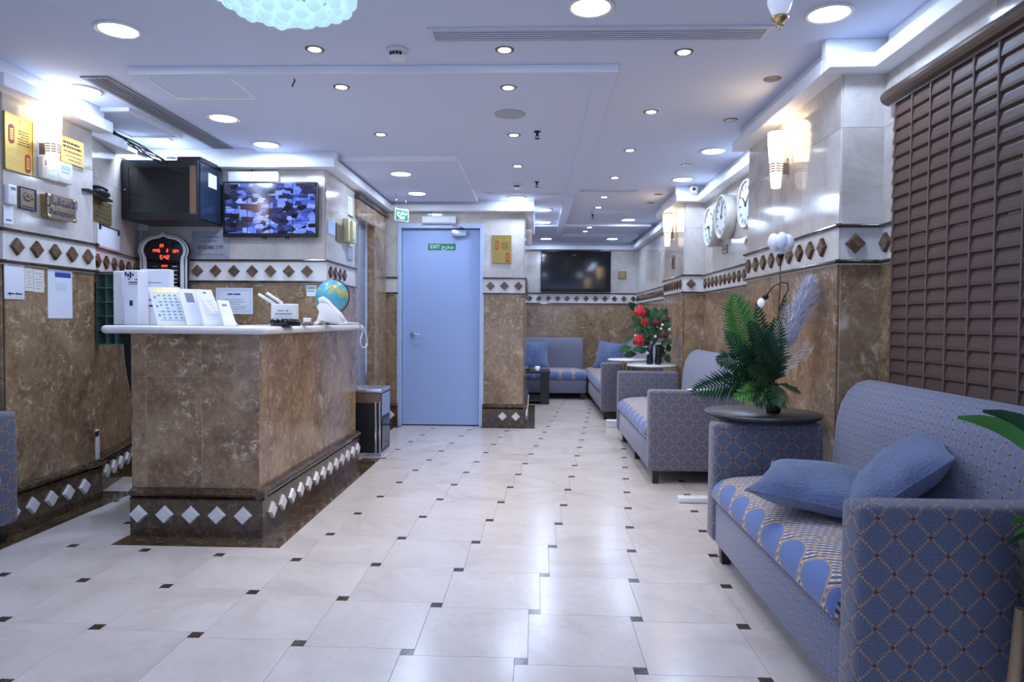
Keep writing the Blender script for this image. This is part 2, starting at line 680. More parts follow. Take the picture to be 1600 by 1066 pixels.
def inst(name, me, loc, rot=(0, 0, 0), parent=None, sc=None):
    o = bpy.data.objects.new(name, me)
    C.objects.link(o)
    o.location = loc
    o.rotation_euler = rot
    if sc:
        o.scale = sc
    if parent is not None:
        o.parent = parent
    return o


def text(s, size, mat, parent, x=0, y=0, z=0.001, align='CENTER', sx=1.0, name='lettering', depth=0.0):
    cu = bpy.data.curves.new('t', 'FONT')
    cu.body = s
    cu.size = size
    cu.align_x = align
    cu.align_y = 'CENTER'
    cu.resolution_u = 2
    cu.extrude = depth
    cu.offset = size * 0.018
    to = bpy.data.objects.new('t', cu)
    C.objects.link(to)
    dg = bpy.context.evaluated_depsgraph_get()
    me = bpy.data.meshes.new_from_object(to.evaluated_get(dg))
    bpy.data.objects.remove(to)
    bpy.data.curves.remove(cu)
    me.name = name
    me.materials.clear()
    me.materials.append(M(mat))
    o = bpy.data.objects.new(name, me)
    C.objects.link(o)
    o.location = (x, y, z)
    o.scale = (sx, 1, 1)
    o.parent = parent
    return o


def lines(parent, rects, mat, z=0.001, name='printed_lines'):
    """flat print: thin raised rectangles (x0,x1,y0,y1) in the plate's own plane"""
    b = MB()
    for x0, x1, y0, y1 in rects:
        b.box(x0, x1, y0, y1, z - 0.0006, z + 0.0004)
    return tag(b.build(name, mat, parent), kind='stuff')


def plate(name, wall, px0, py0, px1, py1, t, mat, label, cat, out=0.009, bevel=0.0, group=None, empty=False):
    """a flat thing on a wall; px0..px1 across, py0..py1 measured at its middle. Local frame: x right, y up, z out."""
    pm = (px0 + px1) / 2
    o_ = out + t
    L = wall.hit(px0, (py0 + py1) / 2, o_)
    R = wall.hit(px1, (py0 + py1) / 2, o_)
    top = wall.hit(pm, py0, o_).z
    bot = wall.hit(pm, py1, o_).z
    w = (R - L).length
    h = top - bot
    c = (L + R) / 2
    c.z = (top + bot) / 2
    c = c - wall.n * t
    b = MB().box(-w / 2, w / 2, -h / 2, h / 2, 0, t)
    o = b.build(name, mat, None, bevel, 2, wall.mat(c))
    tag(o, label, cat, group)
    return o, w, h, t


def textlines(w, h, n, y0, y1, margin, seed, gap=0.45, minw=0.5):
    r = random.Random(seed)
    out = []
    for i in range(n):
        yc = y1 + (y0 - y1) * (i + 0.5) / n
        th = abs(y1 - y0) / n * gap / 2
        ww = (w - 2 * margin) * (minw + (1 - minw) * r.random())
        x = -w / 2 + margin + (w - 2 * margin - ww) * r.random()
        # broken into words
        k = x
        while k < x + ww:
            e = min(x + ww, k + w * (0.06 + 0.12 * r.random()))
            out.append((k, e, yc - th, yc + th))
            k = e + w * 0.025
    return out


# Arabic presentation forms, already in visual (left to right) order
AR_RECEPTION = '\ufedd\ufe8e\ufe92\ufed8\ufe98\ufeb3\ufefb\ufe8d'
AR_EXIT = '\ufe9d\ufeae\ufea8\ufee3'

# ================================================================ SETTING
ZC, ZS, ZT = 2.36, 2.215, 2.28       # ceiling, soffit underside, trim top


def frustum_diamond(name, d, t, mat):
    k = d * 0.86
    vs = [(d, 0, 0), (0, d, 0), (-d, 0, 0), (0, -d, 0), (k, 0, t), (0, k, t), (-k, 0, t), (0, -k, t)]
    b = MB()._add(vs, [(3, 2, 1, 0), (4, 5, 6, 7), (0, 1, 5, 4), (1, 2, 6, 5), (2, 3, 7, 6), (3, 0, 4, 7)])
    me = b.mesh(name)
    me.materials.append(M(mat))
    return me


DIA = frustum_diamond('diamond_tile', 0.047, 0.016, 'diamond_marble')
DIAW = frustum_diamond('diamond_tile_white', 0.047, 0.016, 'white_marble')
_bb = [0]


def splits(L, want):
    n = max(1, round(L / want))
    return [L * i / n for i in range(n + 1)]


def rail_box(b, s0, s1, z, h=0.020, o0=0.0, o1=0.028):
    # half-round rail
    n = 6
    prof = [(z + h / 2 * math.cos(PI * i / n), o0 + (o1 - o0) * math.sin(PI * i / n)) for i in range(n + 1)]
    vs = [(s0, y, o) for y, o in prof] + [(s1, y, o) for y, o in prof]
    m = n + 1
    fs = [(i, m + i, m + i + 1, i + 1) for i in range(n)]
    fs += [tuple(range(m)), tuple(range(2 * m - 1, m - 1, -1))]
    b._add(vs, [tuple(reversed(f)) for f in fs])


def wall_run(name, a, b, side, e0=0.0, e1=0.0, dia=True, d0=None, nd=None, base=True, pw=0.62, core=0.12, ztop=2.44, dsp=0.14, upper=True, bd0=None, bnd=None, label=None):
    w = Wall(a, b)
    L = w.L
    mw = w.mat(w.a)
    c = MB().box(0, L, 0, ztop, -core, 0).build(name, 'cream_marble', None, mw=mw)
    struct(c, label or 'marble clad wall')
    g = 0.0015
    for s0, s1 in zip(splits(L, pw)[:-1], splits(L, pw)[1:]):
        MB().box(s0 + g, s1 - g, 0.20, 1.372, 0, 0.010).build('marble_panel', 'brown_marble', c, 0.0015, 1)
    MB().box(0, L + e1 * 0.012, 1.366, 1.552, 0, 0.012).build('band_panel', 'band_marble', c)
    for z in (1.380, 1.540):
        rb = MB()
        rail_box(rb, -e0 * 0.026, L + e1 * 0.026, z, 0.020, 0.008, 0.032)
        rb.build('border_rail', 'rail_marble', c)
    if dia:
        if d0 is None:
            n = max(1, int(L / dsp))
            d0 = (L - (n - 1) * dsp) / 2
        else:
            n = nd if nd else int((L - d0 - 0.03) / dsp) + 1
        for i in range(n):
            inst('diamond_tile', DIA, (d0 + i * dsp, 1.460, 0.012), parent=c)
    if upper:
        for s0, s1 in zip(splits(L, pw)[:-1], splits(L, pw)[1:]):
            for z0, z1 in ((1.552, 1.98), (1.98, 2.40)):
                MB().box(s0 + g / 2, s1 - g / 2, z0 + g / 2, z1 - g / 2, 0, 0.008).build('cream_panel', 'cream_marble', c)
    if base:
        baseboard(w, side, 0, L, e0, e1, bd0, bnd)
    return w, c


def baseboard(w, side, s0, s1, e0=0, e1=0, d0=None, nd=None, dsp=0.137, parent=None):
    mw = w.mat(w.a)
    k = 0.030
    bb = MB().box(s0, s1 + e1 * k, 0.001, 0.195, 0, k).build('baseboard_' + side if parent is None else 'plinth', 'dark_marble', parent, 0.0, mw=None if parent else mw)
    if parent is None:
        struct(bb, 'dark brown marble baseboard set with white diamonds')
    mb = MB()
    rail_box(mb, s0 - e0 * 0.044, s1 + e1 * 0.044, 0.219, 0.046, 0.0, 0.046)
    rail_box(mb, s0 - e0 * 0.036, s1 + e1 * 0.036, 0.192, 0.016, 0.0, 0.038)
    mb.build('moulding', 'dark_marble', bb)
    L = s1 - s0
    if d0 is None:
        n = max(1, int(L / dsp))
        d0 = (L - (n - 1) * dsp) / 2
    else:
        n = nd if nd else int((L - d0 - 0.03) / dsp) + 1
    for i in range(n):
        inst('diamond_tile', DIAW, (s0 + d0 + i * dsp, 0.115, k), parent=bb)
    return bb


# ---- floor: pinwheel of big cream tiles and small dark ones
TA, TB, TX, TY = 0.37847, 0.04299, -0.37359, 2.60103
floor = MB().box(-3.9, 2.2, -2.0, 11.2, -0.12, -0.004).build('floor', 'grout')
struct(floor, 'polished cream marble floor with small dark accent tiles')
gp = 0.0007
tme = MB().box(-TA / 2 + gp, TA / 2 - gp, -TA / 2 + gp, TA / 2 - gp, -0.010, 0).mesh('tile', 0.0004, 1)
tme.materials.append(M('floor_marble'))
ame = MB().box(-TB / 2 + gp / 2, TB / 2 - gp / 2, -TB / 2 + gp / 2, TB / 2 - gp / 2, -0.010, 0.0).mesh('accent_tile')
ame.materials.append(M('accent_marble'))


def floor_ok(x, y):
    if y < 1.15 or y > 10.2:
        return False
    if x > 1.5 or x < -2.95:
        return False
    if y > 7.0 and x < -0.55:
        return False
    if y > 5.1 and x < -1.72:
        return False
    if -1.9 < x < -1.5 and 3.6 < y < 5.2:
        return False
    return True


far_tiles, far_dots = MB(), MB()
for i in range(-12, 14):
    for j in range(-8, 26):
        cx = TX + TA * i + TB * j
        cy = TY - TB * i + TA * j
        tx, ty = cx + (TA + TB) / 2, cy + (TA - TB) / 2
        if floor_ok(tx, ty):
            inst('tile', tme, (tx, ty, 0), parent=floor)
        elif -3.7 < tx < 2.0 and -1.8 < ty < 11.0:
            far_tiles.box(tx - TA / 2 + gp, tx + TA / 2 - gp, ty - TA / 2 + gp, ty + TA / 2 - gp, -0.01, 0)
        if floor_ok(cx, cy):
            inst('accent_tile', ame, (cx, cy, 0), parent=floor)
        elif -3.7 < cx < 2.0 and -1.8 < cy < 11.0:
            far_dots.box(cx - TB / 2, cx + TB / 2, cy - TB / 2, cy + TB / 2, -0.01, 0)
tag(far_tiles.build('remaining_tiles', 'floor_marble', floor), kind='stuff')
tag(far_dots.build('remaining_accent_tiles', 'accent_marble', floor), kind='stuff')


def border(x0, x1, y0, y1):
    MB().box(x0, x1, y0, y1, -0.003, 0.0012).build('border_strip', 'dark_marble', floor)


border(-2.05, -1.222, 3.215, 3.36)
border(-1.37, -1.222, 3.36, 5.38)
border(-2.70, -2.52, 2.9, 4.05)
border(-3.0, -2.52, 4.05, 4.22)
border(-3.0, -2.0, 4.62, 5.1)
border(-1.60, -1.44, 5.38, 7.06)
border(-1.44, -1.38, 6.97, 7.06)
border(-0.57, 0.0, 6.97, 7.06)
border(-0.14, 0.0, 7.06, 8.95)

# ---- walls (a = left end, b = right end seen from the room)
XP1, XR, XP2 = 1.372, 1.58, 1.385
W_BLIND, o = wall_run('wall_right_window', (1.56, 3.15), (1.56, -0.6), 'right_window', dia=True, d0=0.06, pw=0.75, label='marble wall behind the brown blind')
W_P1F, o = wall_run('wall_right_pillar_front', (XP1, 3.15), (1.56, 3.15), 'right_pillar_front', 1, 0, d0=0.062, nd=1, core=0.3, label='front of the near right marble pillar')
W_P1, o = wall_run('wall_right_pillar', (XP1, 4.48), (XP1, 3.15), 'right_pillar', 1, 1, d0=0.055, pw=0.45, core=0.15, label='side of the near right marble pillar with a wall lamp')
W_R1, o = wall_run('wall_right_recess', (XR, 6.46), (XR, 4.48), 'right_recess', dsp=0.132, label='marble recess wall carrying three round clocks')
W_P2F, o = wall_run('wall_right_far_pillar_front', (XP2, 6.46), (XR, 6.46), 'right_far_pillar_front', 1, 0, d0=0.062, nd=1, core=0.3, label='front of the far right marble pillar')
W_P2, o = wall_run('wall_right_far_pillar', (XP2, 7.40), (XP2, 6.46), 'right_far_pillar', 1, 1, core=0.15, dsp=0.128, label='side of the far right marble pillar with a wall lamp')
W_R2, o = wall_run('wall_right_far', (XR, 10.75), (XR, 7.40), 'right_far', label='right marble wall of the far seating corner')
W_BACK, o = wall_run('wall_back', (-1.7, 10.75), (XR, 10.75), 'back', d0=0.133, dsp=0.147, label='marble back wall of the far seating corner')
W_BL, o = wall_run('wall_back_left', (-1.7, 8.9), (-1.7, 10.75), 'back_left', label='left marble wall of the far seating corner')
W_DR, o = wall_run('wall_door_right', (-0.545, 7.05), (-0.125, 7.05), 'door_right', 0, 1, d0=0.075, nd=3, dsp=0.145, bd0=0.21, bnd=2, core=0.2, label='marble wall right of the blue door')
W_RET, o = wall_run('wall_return', (-0.125, 7.05), (-0.125, 8.85), 'return', 1, 0, core=0.2, label='marble wall end beside the door')
W_DL, o = wall_run('wall_door_left', (-1.575, 7.05), (-1.425, 7.05), 'door_left', 0, 0, dia=False, bd0=0.075, bnd=1, core=0.2, label='narrow marble wall strip left of the blue door')
wd = MB().box(-1.43, -0.54, 7.05, 7.25, 2.09, 2.44).build('wall_door_top', 'cream_marble')
struct(wd, 'cream marble above the blue door')
W_D = Wall((-1.575, 7.05), (-0.125, 7.05))
wd2 = MB().box(-1.43, -0.54, 7.16, 7.25, 0, 2.1).build('wall_door_backing', 'frame_paint')
struct(wd2)
W_TV, o = wall_run('wall_reception', (-3.02, 5.07), (-1.575, 5.07), 'reception', 0, 1, d0=0.065, dsp=0.1385, core=0.2, label='marble wall behind the reception counter')
W_RL, o = wall_run('wall_left_recess', (-2.72, 4.02), (-3.0, 5.07), 'left_recess', dsp=0.15, d0=0.05, pw=0.55, label='marble wall behind the counter on the left')
W_PL, o = wall_run('wall_left_pillar', (-2.66, 3.33), (-2.66, 4.02), 'left_pillar', 1, 1, d0=0.075, nd=5, dsp=0.138, core=0.2, bd0=0.0, bnd=5, pw=0.7, label='left marble pillar covered with plaques')
W_PLF, o = wall_run('wall_left_pillar_front', (-3.25, 3.33), (-2.66, 3.33), 'left_pillar_front', 0, 1, label='front of the left marble pillar')
W_PLB, o = wall_run('wall_left_pillar_back', (-2.66, 4.02), (-2.74, 4.02), 'left_pillar_back', 1, 0, dia=False, core=0.1, label='back of the left marble pillar')
W_L0, o = wall_run('wall_left', (-3.25, -0.6), (-3.25, 3.33), 'left', label='left marble wall by the entrance')
W_EL = Wall((-1.575, 5.07), (-1.575, 7.05))
yE0 = W_EL.s(553, 400)
W_E1, o = wall_run('wall_elevator_near', (-1.575, 5.07), (-1.575, 5.07 + yE0), 'elevator_near', 1, 0, d0=0.08, nd=4, dsp=0.125, core=0.2, label='narrow marble wall between reception and lift')
sE1 = W_EL.L

# ---- ceiling
ceil_o = MB().box(-3.9, 2.2, -2.0, 11.2, ZC, ZC + 0.12).build('ceiling', 'ceiling_paint')
struct(ceil_o, 'white plaster ceiling with stepped panels')


def cpanel(x0, x1, y0, y1, z0, z1=ZC + 0.01, name='ceiling_panel', m='ceiling_paint'):
    return MB().box(x0, x1, y0, y1, z0, z1).build(name, m, ceil_o, 0.002, 1)


P1F = 3.40
cpanel(-2.06, 0.395, P1F, 10.6, 2.335)                    # first dropped panel
cpanel(-2.06, 0.395, P1F, P1F + 0.075, 2.325, 2.34, 'panel_border')
cpanel(0.285, 0.395, P1F + 0.075, 6.55, 2.325, 2.34, 'panel_border')
cpanel(0.265, 0.36, 6.70, 9.6, 2.30, 2.34, 'panel_border')
cpanel(-2.7, -0.60, 5.16, 6.92, 2.302)                    # second dropped panel over the lift lobby
cpanel(-0.60, 1.45, 8.75, 8.95, 2.312)
cpanel(0.66, 1.45, 7.80, 8.02, 2.325)
cpanel(0.36, 1.45, 9.85, 10.6, 2.318)
cpanel(-2.06, 0.395, P1F - 0.006, P1F, 2.322, ZC, 'painted_light_riser', 'trim_paint')  # whiter colour on the riser strips stands in for light on these faces
cpanel(-2.7, -0.60, 5.154, 5.16, 2.30, 2.336, 'painted_light_riser', 'trim_paint')
cpanel(-0.60, -0.594, 5.154, 6.92, 2.30, 2.336, 'painted_light_riser', 'trim_paint')
cpanel(-0.60, 1.45, 8.744, 8.75, 2.31, 2.34, 'painted_light_riser', 'trim_paint')
for x0, x1, y0, y1 in ((-2.01, -1.545, P1F + 0.01, P1F + 0.03), (-2.03, -1.56, 3.79, 3.81)):
    cpanel(x0, x1, y0, y1, 2.328, 2.336, 'hatch_edge', 'trim_paint')

_tn = [0]


def trim(x0, x1, y0, y1, z0=ZS, z1=ZT, lab='white cove trim under the ceiling'):
    _tn[0] += 1
    return struct(MB().box(x0, x1, y0, y1, z0, z1).build('trim_%d' % _tn[0], 'trim_paint', None, 0.003, 1), lab)


PJ = 0.10


def cove_x(xw, sgn, y0, y1):
    """cove along a wall x=xw whose normal is sgn*x"""
    a, b = sorted((xw, xw + sgn * PJ))
    trim(a, b, y0, y1)
    a, b = sorted((xw, xw + sgn * PJ * 0.45))
    trim(a, b, y0, y1, ZT, ZC)


def cove_y(yw, sgn, x0, x1):
    a, b = sorted((yw, yw + sgn * PJ))
    trim(x0, x1, a, b)
    a, b = sorted((yw, yw + sgn * PJ * 0.45))
    trim(x0, x1, a, b, ZT, ZC)


cove_x(1.56, -1, -0.6, 3.05)
cove_y(3.15, -1, XP1 - PJ, 1.56)
cove_x(XP1, -1, 3.15, 4.55)
cove_x(XR, -1, 4.55, 6.36)
cove_y(6.46, -1, XP2 - PJ, XR)
cove_x(XP2, -1, 6.46, 7.46)
cove_x(XR, -1, 7.46, 10.65)
cove_y(10.75, -1, -1.7, XR)
cove_y(7.05, -1, -1.575, -0.125 + PJ)
cove_x(-0.125, 1, 7.05, 8.85)
cove_x(-1.575, 1, 5.07, 6.95)
cove_y(5.07, -1, -2.9, -1.575 + PJ)
cove_x(-2.66, 1, 3.23, 4.08)
cove_y(3.33, -1, -3.25, -2.66)
cove_x(-3.25, 1, -0.6, 3.23)
trim(-2.98, -2.72, 4.08, 4.60)
trim(-3.05, -2.88, 4.60, 5.07)

# ---- door
door = thing('door_1', 'pale blue steel door with lever handle at the end of the lobby', 'door', (-0.985, 7.05, 0))
door['kind'] = 'structure'
DX = -0.985
dl, dr_ = -1.392 - DX, -0.580 - DX
MB().box(dl + 0.004, dr_ - 0.004, 0.035, 0.08, 0.012, 2.045).build('door_leaf', 'door_paint', door, 0.003, 1)
for x0, x1, z0, z1 in ((dl - 0.045, dl, 0, 2.10), (dr_, dr_ + 0.045, 0, 2.10)):
    MB().box(x0, x1, -0.02, 0.11, z0, z1).build('door_frame', 'frame_paint', door, 0.003, 1)
MB().box(dl, dr_, -0.02, 0.11, 2.05, 2.10).build('door_frame', 'frame_paint', door, 0.003, 1)
hp = onY(644, 522, 7.05)
hb = MB().lathe([(0.0, 0), (0.026, 0.0), (0.026, 0.012), (0.014, 0.02), (0.012, 0.05)], 20, (hp.x - DX, 0.035, hp.z), axis='y')
hb = hb.tube([(hp.x - DX, -0.012, hp.z), (hp.x - DX + 0.03, -0.018, hp.z - 0.002), (hp.x - DX + 0.105, -0.014, hp.z - 0.008)], [0.011, 0.010, 0.007], 10)
hnd = hb.build('door_handle', 'chrome', door)
for z in (0.22, 1.08, 1.62):
    MB().cyl((dr_ + 0.006, 0.022, z), 0.010, 0, 0.09, 10).build('hinge', 'chrome', door)
p0, p1 = onY(706, 364, 7.05), onY(729, 355, 7.05)
cl = MB().box(p0.x - DX, p1.x - DX, -0.03, 0.035, p0.z - 0.035, p1.z - 0.03).build('door_closer', 'steel', door, 0.006, 2)
MB().tube([(p1.x - DX - 0.03, -0.01, 2.05), (p1.x - DX - 0.10, -0.12, 2.07), (p0.x - DX - 0.02, -0.03, 2.10)], 0.009, 8).build('closer_arm', 'chrome', cl)
p0, p1 = onY(669, 381, 7.085), onY(712, 391, 7.085)
st = MB().box(-(p1.x - p0.x) / 2, (p1.x - p0.x) / 2, -(p0.z - p1.z) / 2, (p0.z - p1.z) / 2, 0, 0.002)
so = st.build('exit_sticker', 'sticker_green', None, mw=W_D.mat(Vector(((p0.x + p1.x) / 2, 7.083, (p0.z + p1.z) / 2))))
tag(so, 'small green EXIT sticker on the pale blue door', 'sign')
text('EXIT', 0.05, 'paper', so, -0.07, 0, 0.0025)
text(AR_EXIT, 0.055, 'paper', so, 0.06, 0, 0.0025)

# ---- lift: marble portal, steel leaves
lift = thing('door_2', 'steel lift door set in a polished brown marble portal', 'lift door', (-1.575, 5.07, 0))
lift['kind'] = 'structure'
lw = W_EL
LX, LY = -1.575, 5.07


def ebox(s0, s1, z0, z1, o0, o1, name, m, parent, bev=0.0):
    return MB().box(o0, o1, s0, s1, z0, z1).build(name, m, parent, bev, 1)


sA, sB, sC, sD = yE0, lw.s(557, 450), lw.s(580, 450), W_EL.L
zT = lw.hit(556, 312).z
zI = lw.hit(575, 352).z
ebox(sA, sB, 0, zT, -0.2, 0.012, 'portal_jamb', 'brown_marble', lift, 0.004)
ebox(sC, sD - 0.06, 0, zT, -0.2, 0.035, 'portal_jamb', 'brown_marble', lift, 0.008)
ebox(sA, sD - 0.06, zI, zT, -0.2, 0.04, 'portal_lintel', 'brown_marble', lift, 0.008)
ebox(sA - 0.02, sD - 0.03, zT, zT + 0.035, -0.2, 0.06, 'portal_moulding', 'rail_marble', lift, 0.006)
ebox(sA, sD, zT, 2.44, -0.2, 0.0, 'portal_top', 'cream_marble', lift)
ebox(sD - 0.06, sD, 0, zT, -0.2, 0.0, 'portal_reveal', 'rail_marble', lift)
mid = (sB + sC) / 2
for s0, s1 in ((sB, mid - 0.003), (mid + 0.003, sC)):
    ebox(s0, s1, 0.01, zI, -0.07, -0.04, 'lift_leaf', 'steel', lift, 0.002)
for s in (sB + 0.02, mid - 0.08, sC - 0.03):
    ebox(s, s + 0.012, 0.01, zI, -0.04, -0.032, 'leaf_strip', 'chrome', lift)
ebox(sB, sC, 0, zI + 0.05, -0.2, -0.15, 'lift_backing', 'cabinet_dark', lift)

# ================================================================ CEILING FIXTURES
def lamp(parent, z, w, r, col, spread=PI):
    ld = bpy.data.lights.new('lamp_light', 'AREA')
    ld.shape = 'DISK'
    ld.size = r * 2
    ld.energy = w
    ld.color = col
    ld.spread = spread
    lo = bpy.data.objects.new('lamp_light', ld)
    C.objects.link(lo)
    lo.location = (0, 0, z)
    lo.parent = parent


_ring = MB().lathe([(0.076, 0.0), (0.094, 0.0), (0.096, -0.006), (0.082, -0.009), (0.076, -0.004)], 32).mesh('trim_ring')
_ring.materials.append(M('white_plastic'))
_disc = MB().lathe([(0.0, -0.005), (0.079, -0.004)], 32, caps=False).mesh('diffuser')
_disc = MB().cyl((0, 0, 0), 0.079, -0.0055, -0.001, 32).mesh('diffuser')
_disc.materials.append(M('lamp_cool'))


def downlight(x, y, z, label):
    t = thing('recessed_downlight', label, 'downlight', (x, y, z), group='large round recessed downlights')
    inst('trim_ring', _ring, (0, 0, 0), parent=t)
    inst('diffuser', _disc, (0, 0, 0), parent=t)
    lamp(t, -0.012, BIG_W, 0.07, COOL)
    return t


BIGS = [
    (-1.831, 2.96, ZC, 'large lit downlight nearest the left edge of the picture, left of the chandelier'),
    (-2.507, 3.73, ZC, 'large lit downlight above the glowing wall lamp of the left pillar'),
    (-1.926, 4.17, 2.335, 'large lit downlight beside the square ceiling hatch'),
    (-2.66, 4.75, ZC, 'large lit downlight directly above the black wall cabinet'),
    (-1.91, 4.80, 2.335, 'large lit downlight in front of the camera monitor'),
    (-1.113, 5.60, 2.302, 'large lit downlight nearer the camera of the pair before the lift'),
    (-1.13, 6.46, 2.302, 'large lit downlight above the hanging green exit sign'),
    (0.209, 2.78, ZC, 'large lit downlight at the top edge, above the long air grille'),
    (1.18, 2.855, ZC, 'large lit downlight in front of the brown blind'),
    (1.29, 5.10, ZC, 'large lit downlight before the wall clocks, the nearer of two'),
    (1.28, 6.10, ZC, 'large lit downlight beside the small security camera'),
    (-0.20, 6.86, 2.335, 'large lit downlight just over the trim at the wall right of the door'),
    (0.08, 7.60, 2.335, 'large lit downlight first behind the door wall corner'),
    (0.095, 8.55, 2.335, 'large lit downlight second behind the door wall corner'),
    (0.145, 10.25, 2.335, 'large lit downlight above the left part of the wide black television'),
    (1.13, 8.5, ZC, 'large lit downlight above the side sofa of the far corner'),
    (1.11, 10.1, 2.318, 'large lit downlight above the right of the wide black television'),
]
for b in BIGS:
    downlight(*b)

_sring = MB().lathe([(0.028, -0.002), (0.034, -0.004), (0.043, -0.003), (0.045, 0.0), (0.028, 0.0)], 24).mesh('spot_ring')
_sring.materials.append(M('bronze'))
_sdisc = MB().cyl((0, 0, 0), 0.030, -0.003, -0.001, 20).mesh('bulb')
_sdisc.materials.append(M('lamp_spot'))
_soff = MB().cyl((0, 0, 0), 0.030, -0.003, -0.001, 20).mesh('bulb_off')
_soff.materials.append(M('lamp_off'))


def spot(x, y, z, lit, label):
    t = thing('recessed_spotlight', label, 'spotlight', (x, y, z), group='small recessed spotlights')
    inst('spot_ring', _sring, (0, 0, 0), parent=t)
    inst('bulb', _sdisc if lit else _soff, (0, 0, 0), parent=t)
    if lit:
        lamp(t, -0.008, SMALL_W, 0.026, (1.0, 0.93, 0.90), math.radians(120))


ORD = ['first', 'second', 'third', 'fourth', 'fifth', 'sixth', 'seventh', 'eighth']
for x, ys, row in ((-1.04, [(3.19, ZC), (3.63, 2.335), (4.55, 2.335)], 'left row behind the chandelier'),
                   (-0.155, [(3.21, ZC), (3.65, 2.335), (4.57, 2.335), (5.48, 2.335)], 'middle row along the round speaker'),
                   (0.68, [(3.25, ZC), (4.16, ZC), (5.08, ZC), (6.04, ZC), (6.97, ZC), (7.6, ZC), (8.85, 2.312), (9.6, ZC)], 'right row')):
    for k, (y, z) in enumerate(ys):
        spot(x, y, z, True, 'small lit spotlight, %s from the camera, %s' % (ORD[k], row))
for k, y in enumerate((3.61, 4.33, 5.55, 6.82, 7.30)):
    spot(1.2 if k else 1.21, y, ZC, False, 'small unlit spotlight, %s from the camera beside the right pillars' % ORD[k])


def grille(name, x0, x1, y0, y1, z, nsl, label, along='x', m='grille_alu'):
    cx, cy = (x0 + x1) / 2, (y0 + y1) / 2
    t = thing(name, label, 'air grille', (cx, cy, z))
    a, b = (x1 - x0) / 2, (y1 - y0) / 2
    fr = MB()
    w = 0.022
    for q in ((-a, a, -b, -b + w), (-a, a, b - w, b), (-a, -a + w, -b + w, b - w), (a - w, a, -b + w, b - w)):
        fr.box(q[0], q[1], q[2], q[3], -0.008, 0.0)
    fr.build('grille_frame', m, t)
    MB().box(-a + w, a - w, -b + w, b - w, -0.0015, 0).build('grille_back', 'grille_grey', t)
    for i in range(nsl):
        f = (i + 0.5) / nsl
        if along == 'x':
            y = -b + w + (2 * b - 2 * w) * f
            MB().box(-a + w, a - w, y - 0.004, y + 0.004, -0.007, -0.001).build('slat', m, t)
        else:
            x = -a + w + (2 * a - 2 * w) * f
            MB().box(x - 0.004, x + 0.004, -b + w, b - w, -0.007, -0.001).build('slat', m, t)
    return t


grille('air_grille', -0.48, 1.0, 2.96, 3.11, ZC, 5, 'long aluminium slot grille in the near ceiling between chandelier and hanging lamp')
grille('air_grille', -2.385, -2.235, 3.52, 5.0, ZC, 4, 'long brown shadowed slot grille running towards the black cabinet', 'y', 'grille_grey')
grille('air_grille', -0.50, 0.245, 6.58, 6.68, 2.335, 3, 'thin slot grille in the far ceiling, left of two')
grille('air_grille', 0.40, 0.97, 6.58, 6.68, ZC, 3, 'thin slot grille in the far ceiling, right of two')

# hatch
t = thing('ceiling_hatch', 'square white access hatch in the ceiling above the counter', 'hatch', (-1.79, 3.60, 2.335))
fr = MB()
for q in ((-0.225, 0.225, -0.175, -0.160), (-0.225, 0.225, 0.160, 0.175), (-0.225, -0.21, -0.16, 0.16), (0.21, 0.225, -0.16, 0.16)):
    fr.box(*q, -0.005, 0.0)
fr.build('hatch_frame', 'trim_paint', t)
MB().box(-0.206, 0.206, -0.156, 0.156, -0.003, 0).build('hatch_lid', 'ceiling_paint', t)
t = thing('ceiling_hatch', 'low square ceiling hatch beside the left pillar beam', 'hatch', (-2.62, 4.35, ZC))
MB().box(-0.16, 0.16, -0.28, 0.28, -0.012, 0).build('hatch_lid', 'ceiling_paint', t)
fr = MB()
for q in ((-0.18, 0.18, -0.31, -0.285), (-0.18, 0.18, 0.285, 0.31), (-0.18, -0.163, -0.285, 0.285), (0.163, 0.18, -0.285, 0.285)):
    fr.box(*q, -0.022, 0.0)
fr.build('hatch_frame', 'trim_paint', t)


def detector(x, y, z, label, s=1.0):
    t = thing('smoke_detector', label, 'smoke detector', (x, y, z))
    MB().lathe([(0.048 * s, 0), (0.05 * s, -0.012 * s), (0.046 * s, -0.02 * s)], 24).build('mounting', 'white_plastic', t)
    b = MB().lathe([(0.043 * s, -0.02 * s), (0.045 * s, -0.034 * s), (0.036 * s, -0.048 * s), (0.0, -0.052 * s)], 24).build('body', 'white_plastic', t)
    for a in range(4):
        an = -PI / 2 + (a - 1.5) * 0.35
        MB().box(-0.006, 0.006, -0.002, 0.002, -0.007, 0.007).build('vent', 'black_plastic', b, mw=Matrix.Translation((0.0445 * s * math.cos(an), 0.0445 * s * math.sin(an), -0.030 * s)) @ Matrix.Rotation(an + PI / 2, 4, 'Z'))


detector(-0.655, 3.20, ZC, 'white round smoke detector beside the long near air grille')
detector(-0.18, 6.19, 2.335, 'small white smoke detector before the far slot grilles', 0.85)


def sprinkler(x, y, z, label):
    t = thing('fire_sprinkler', label, 'sprinkler', (x, y, z))
    MB().lathe([(0.022, 0), (0.024, -0.004), (0.01, -0.008), (0.008, -0.03)], 14).build('body', 'black_metal', t)
    MB().lathe([(0.0, -0.044), (0.016, -0.045), (0.018, -0.048), (0.0, -0.049)], 14).build('deflector', 'black_metal', t)
    for s in (-1, 1):
        MB().tube([(s * 0.007, 0, -0.028), (s * 0.011, 0, -0.037), (s * 0.002, 0, -0.046)], 0.002, 6).build('yoke', 'black_metal', t)


sprinkler(-0.0, 4.49, 2.335, 'black sprinkler head beside the middle spotlights, nearest the camera')
sprinkler(0.0, 6.10, 2.335, 'black sprinkler head beside the far smoke detector')
sprinkler(0.66, 8.1, ZC, 'black sprinkler head in the far ceiling before the wide television')

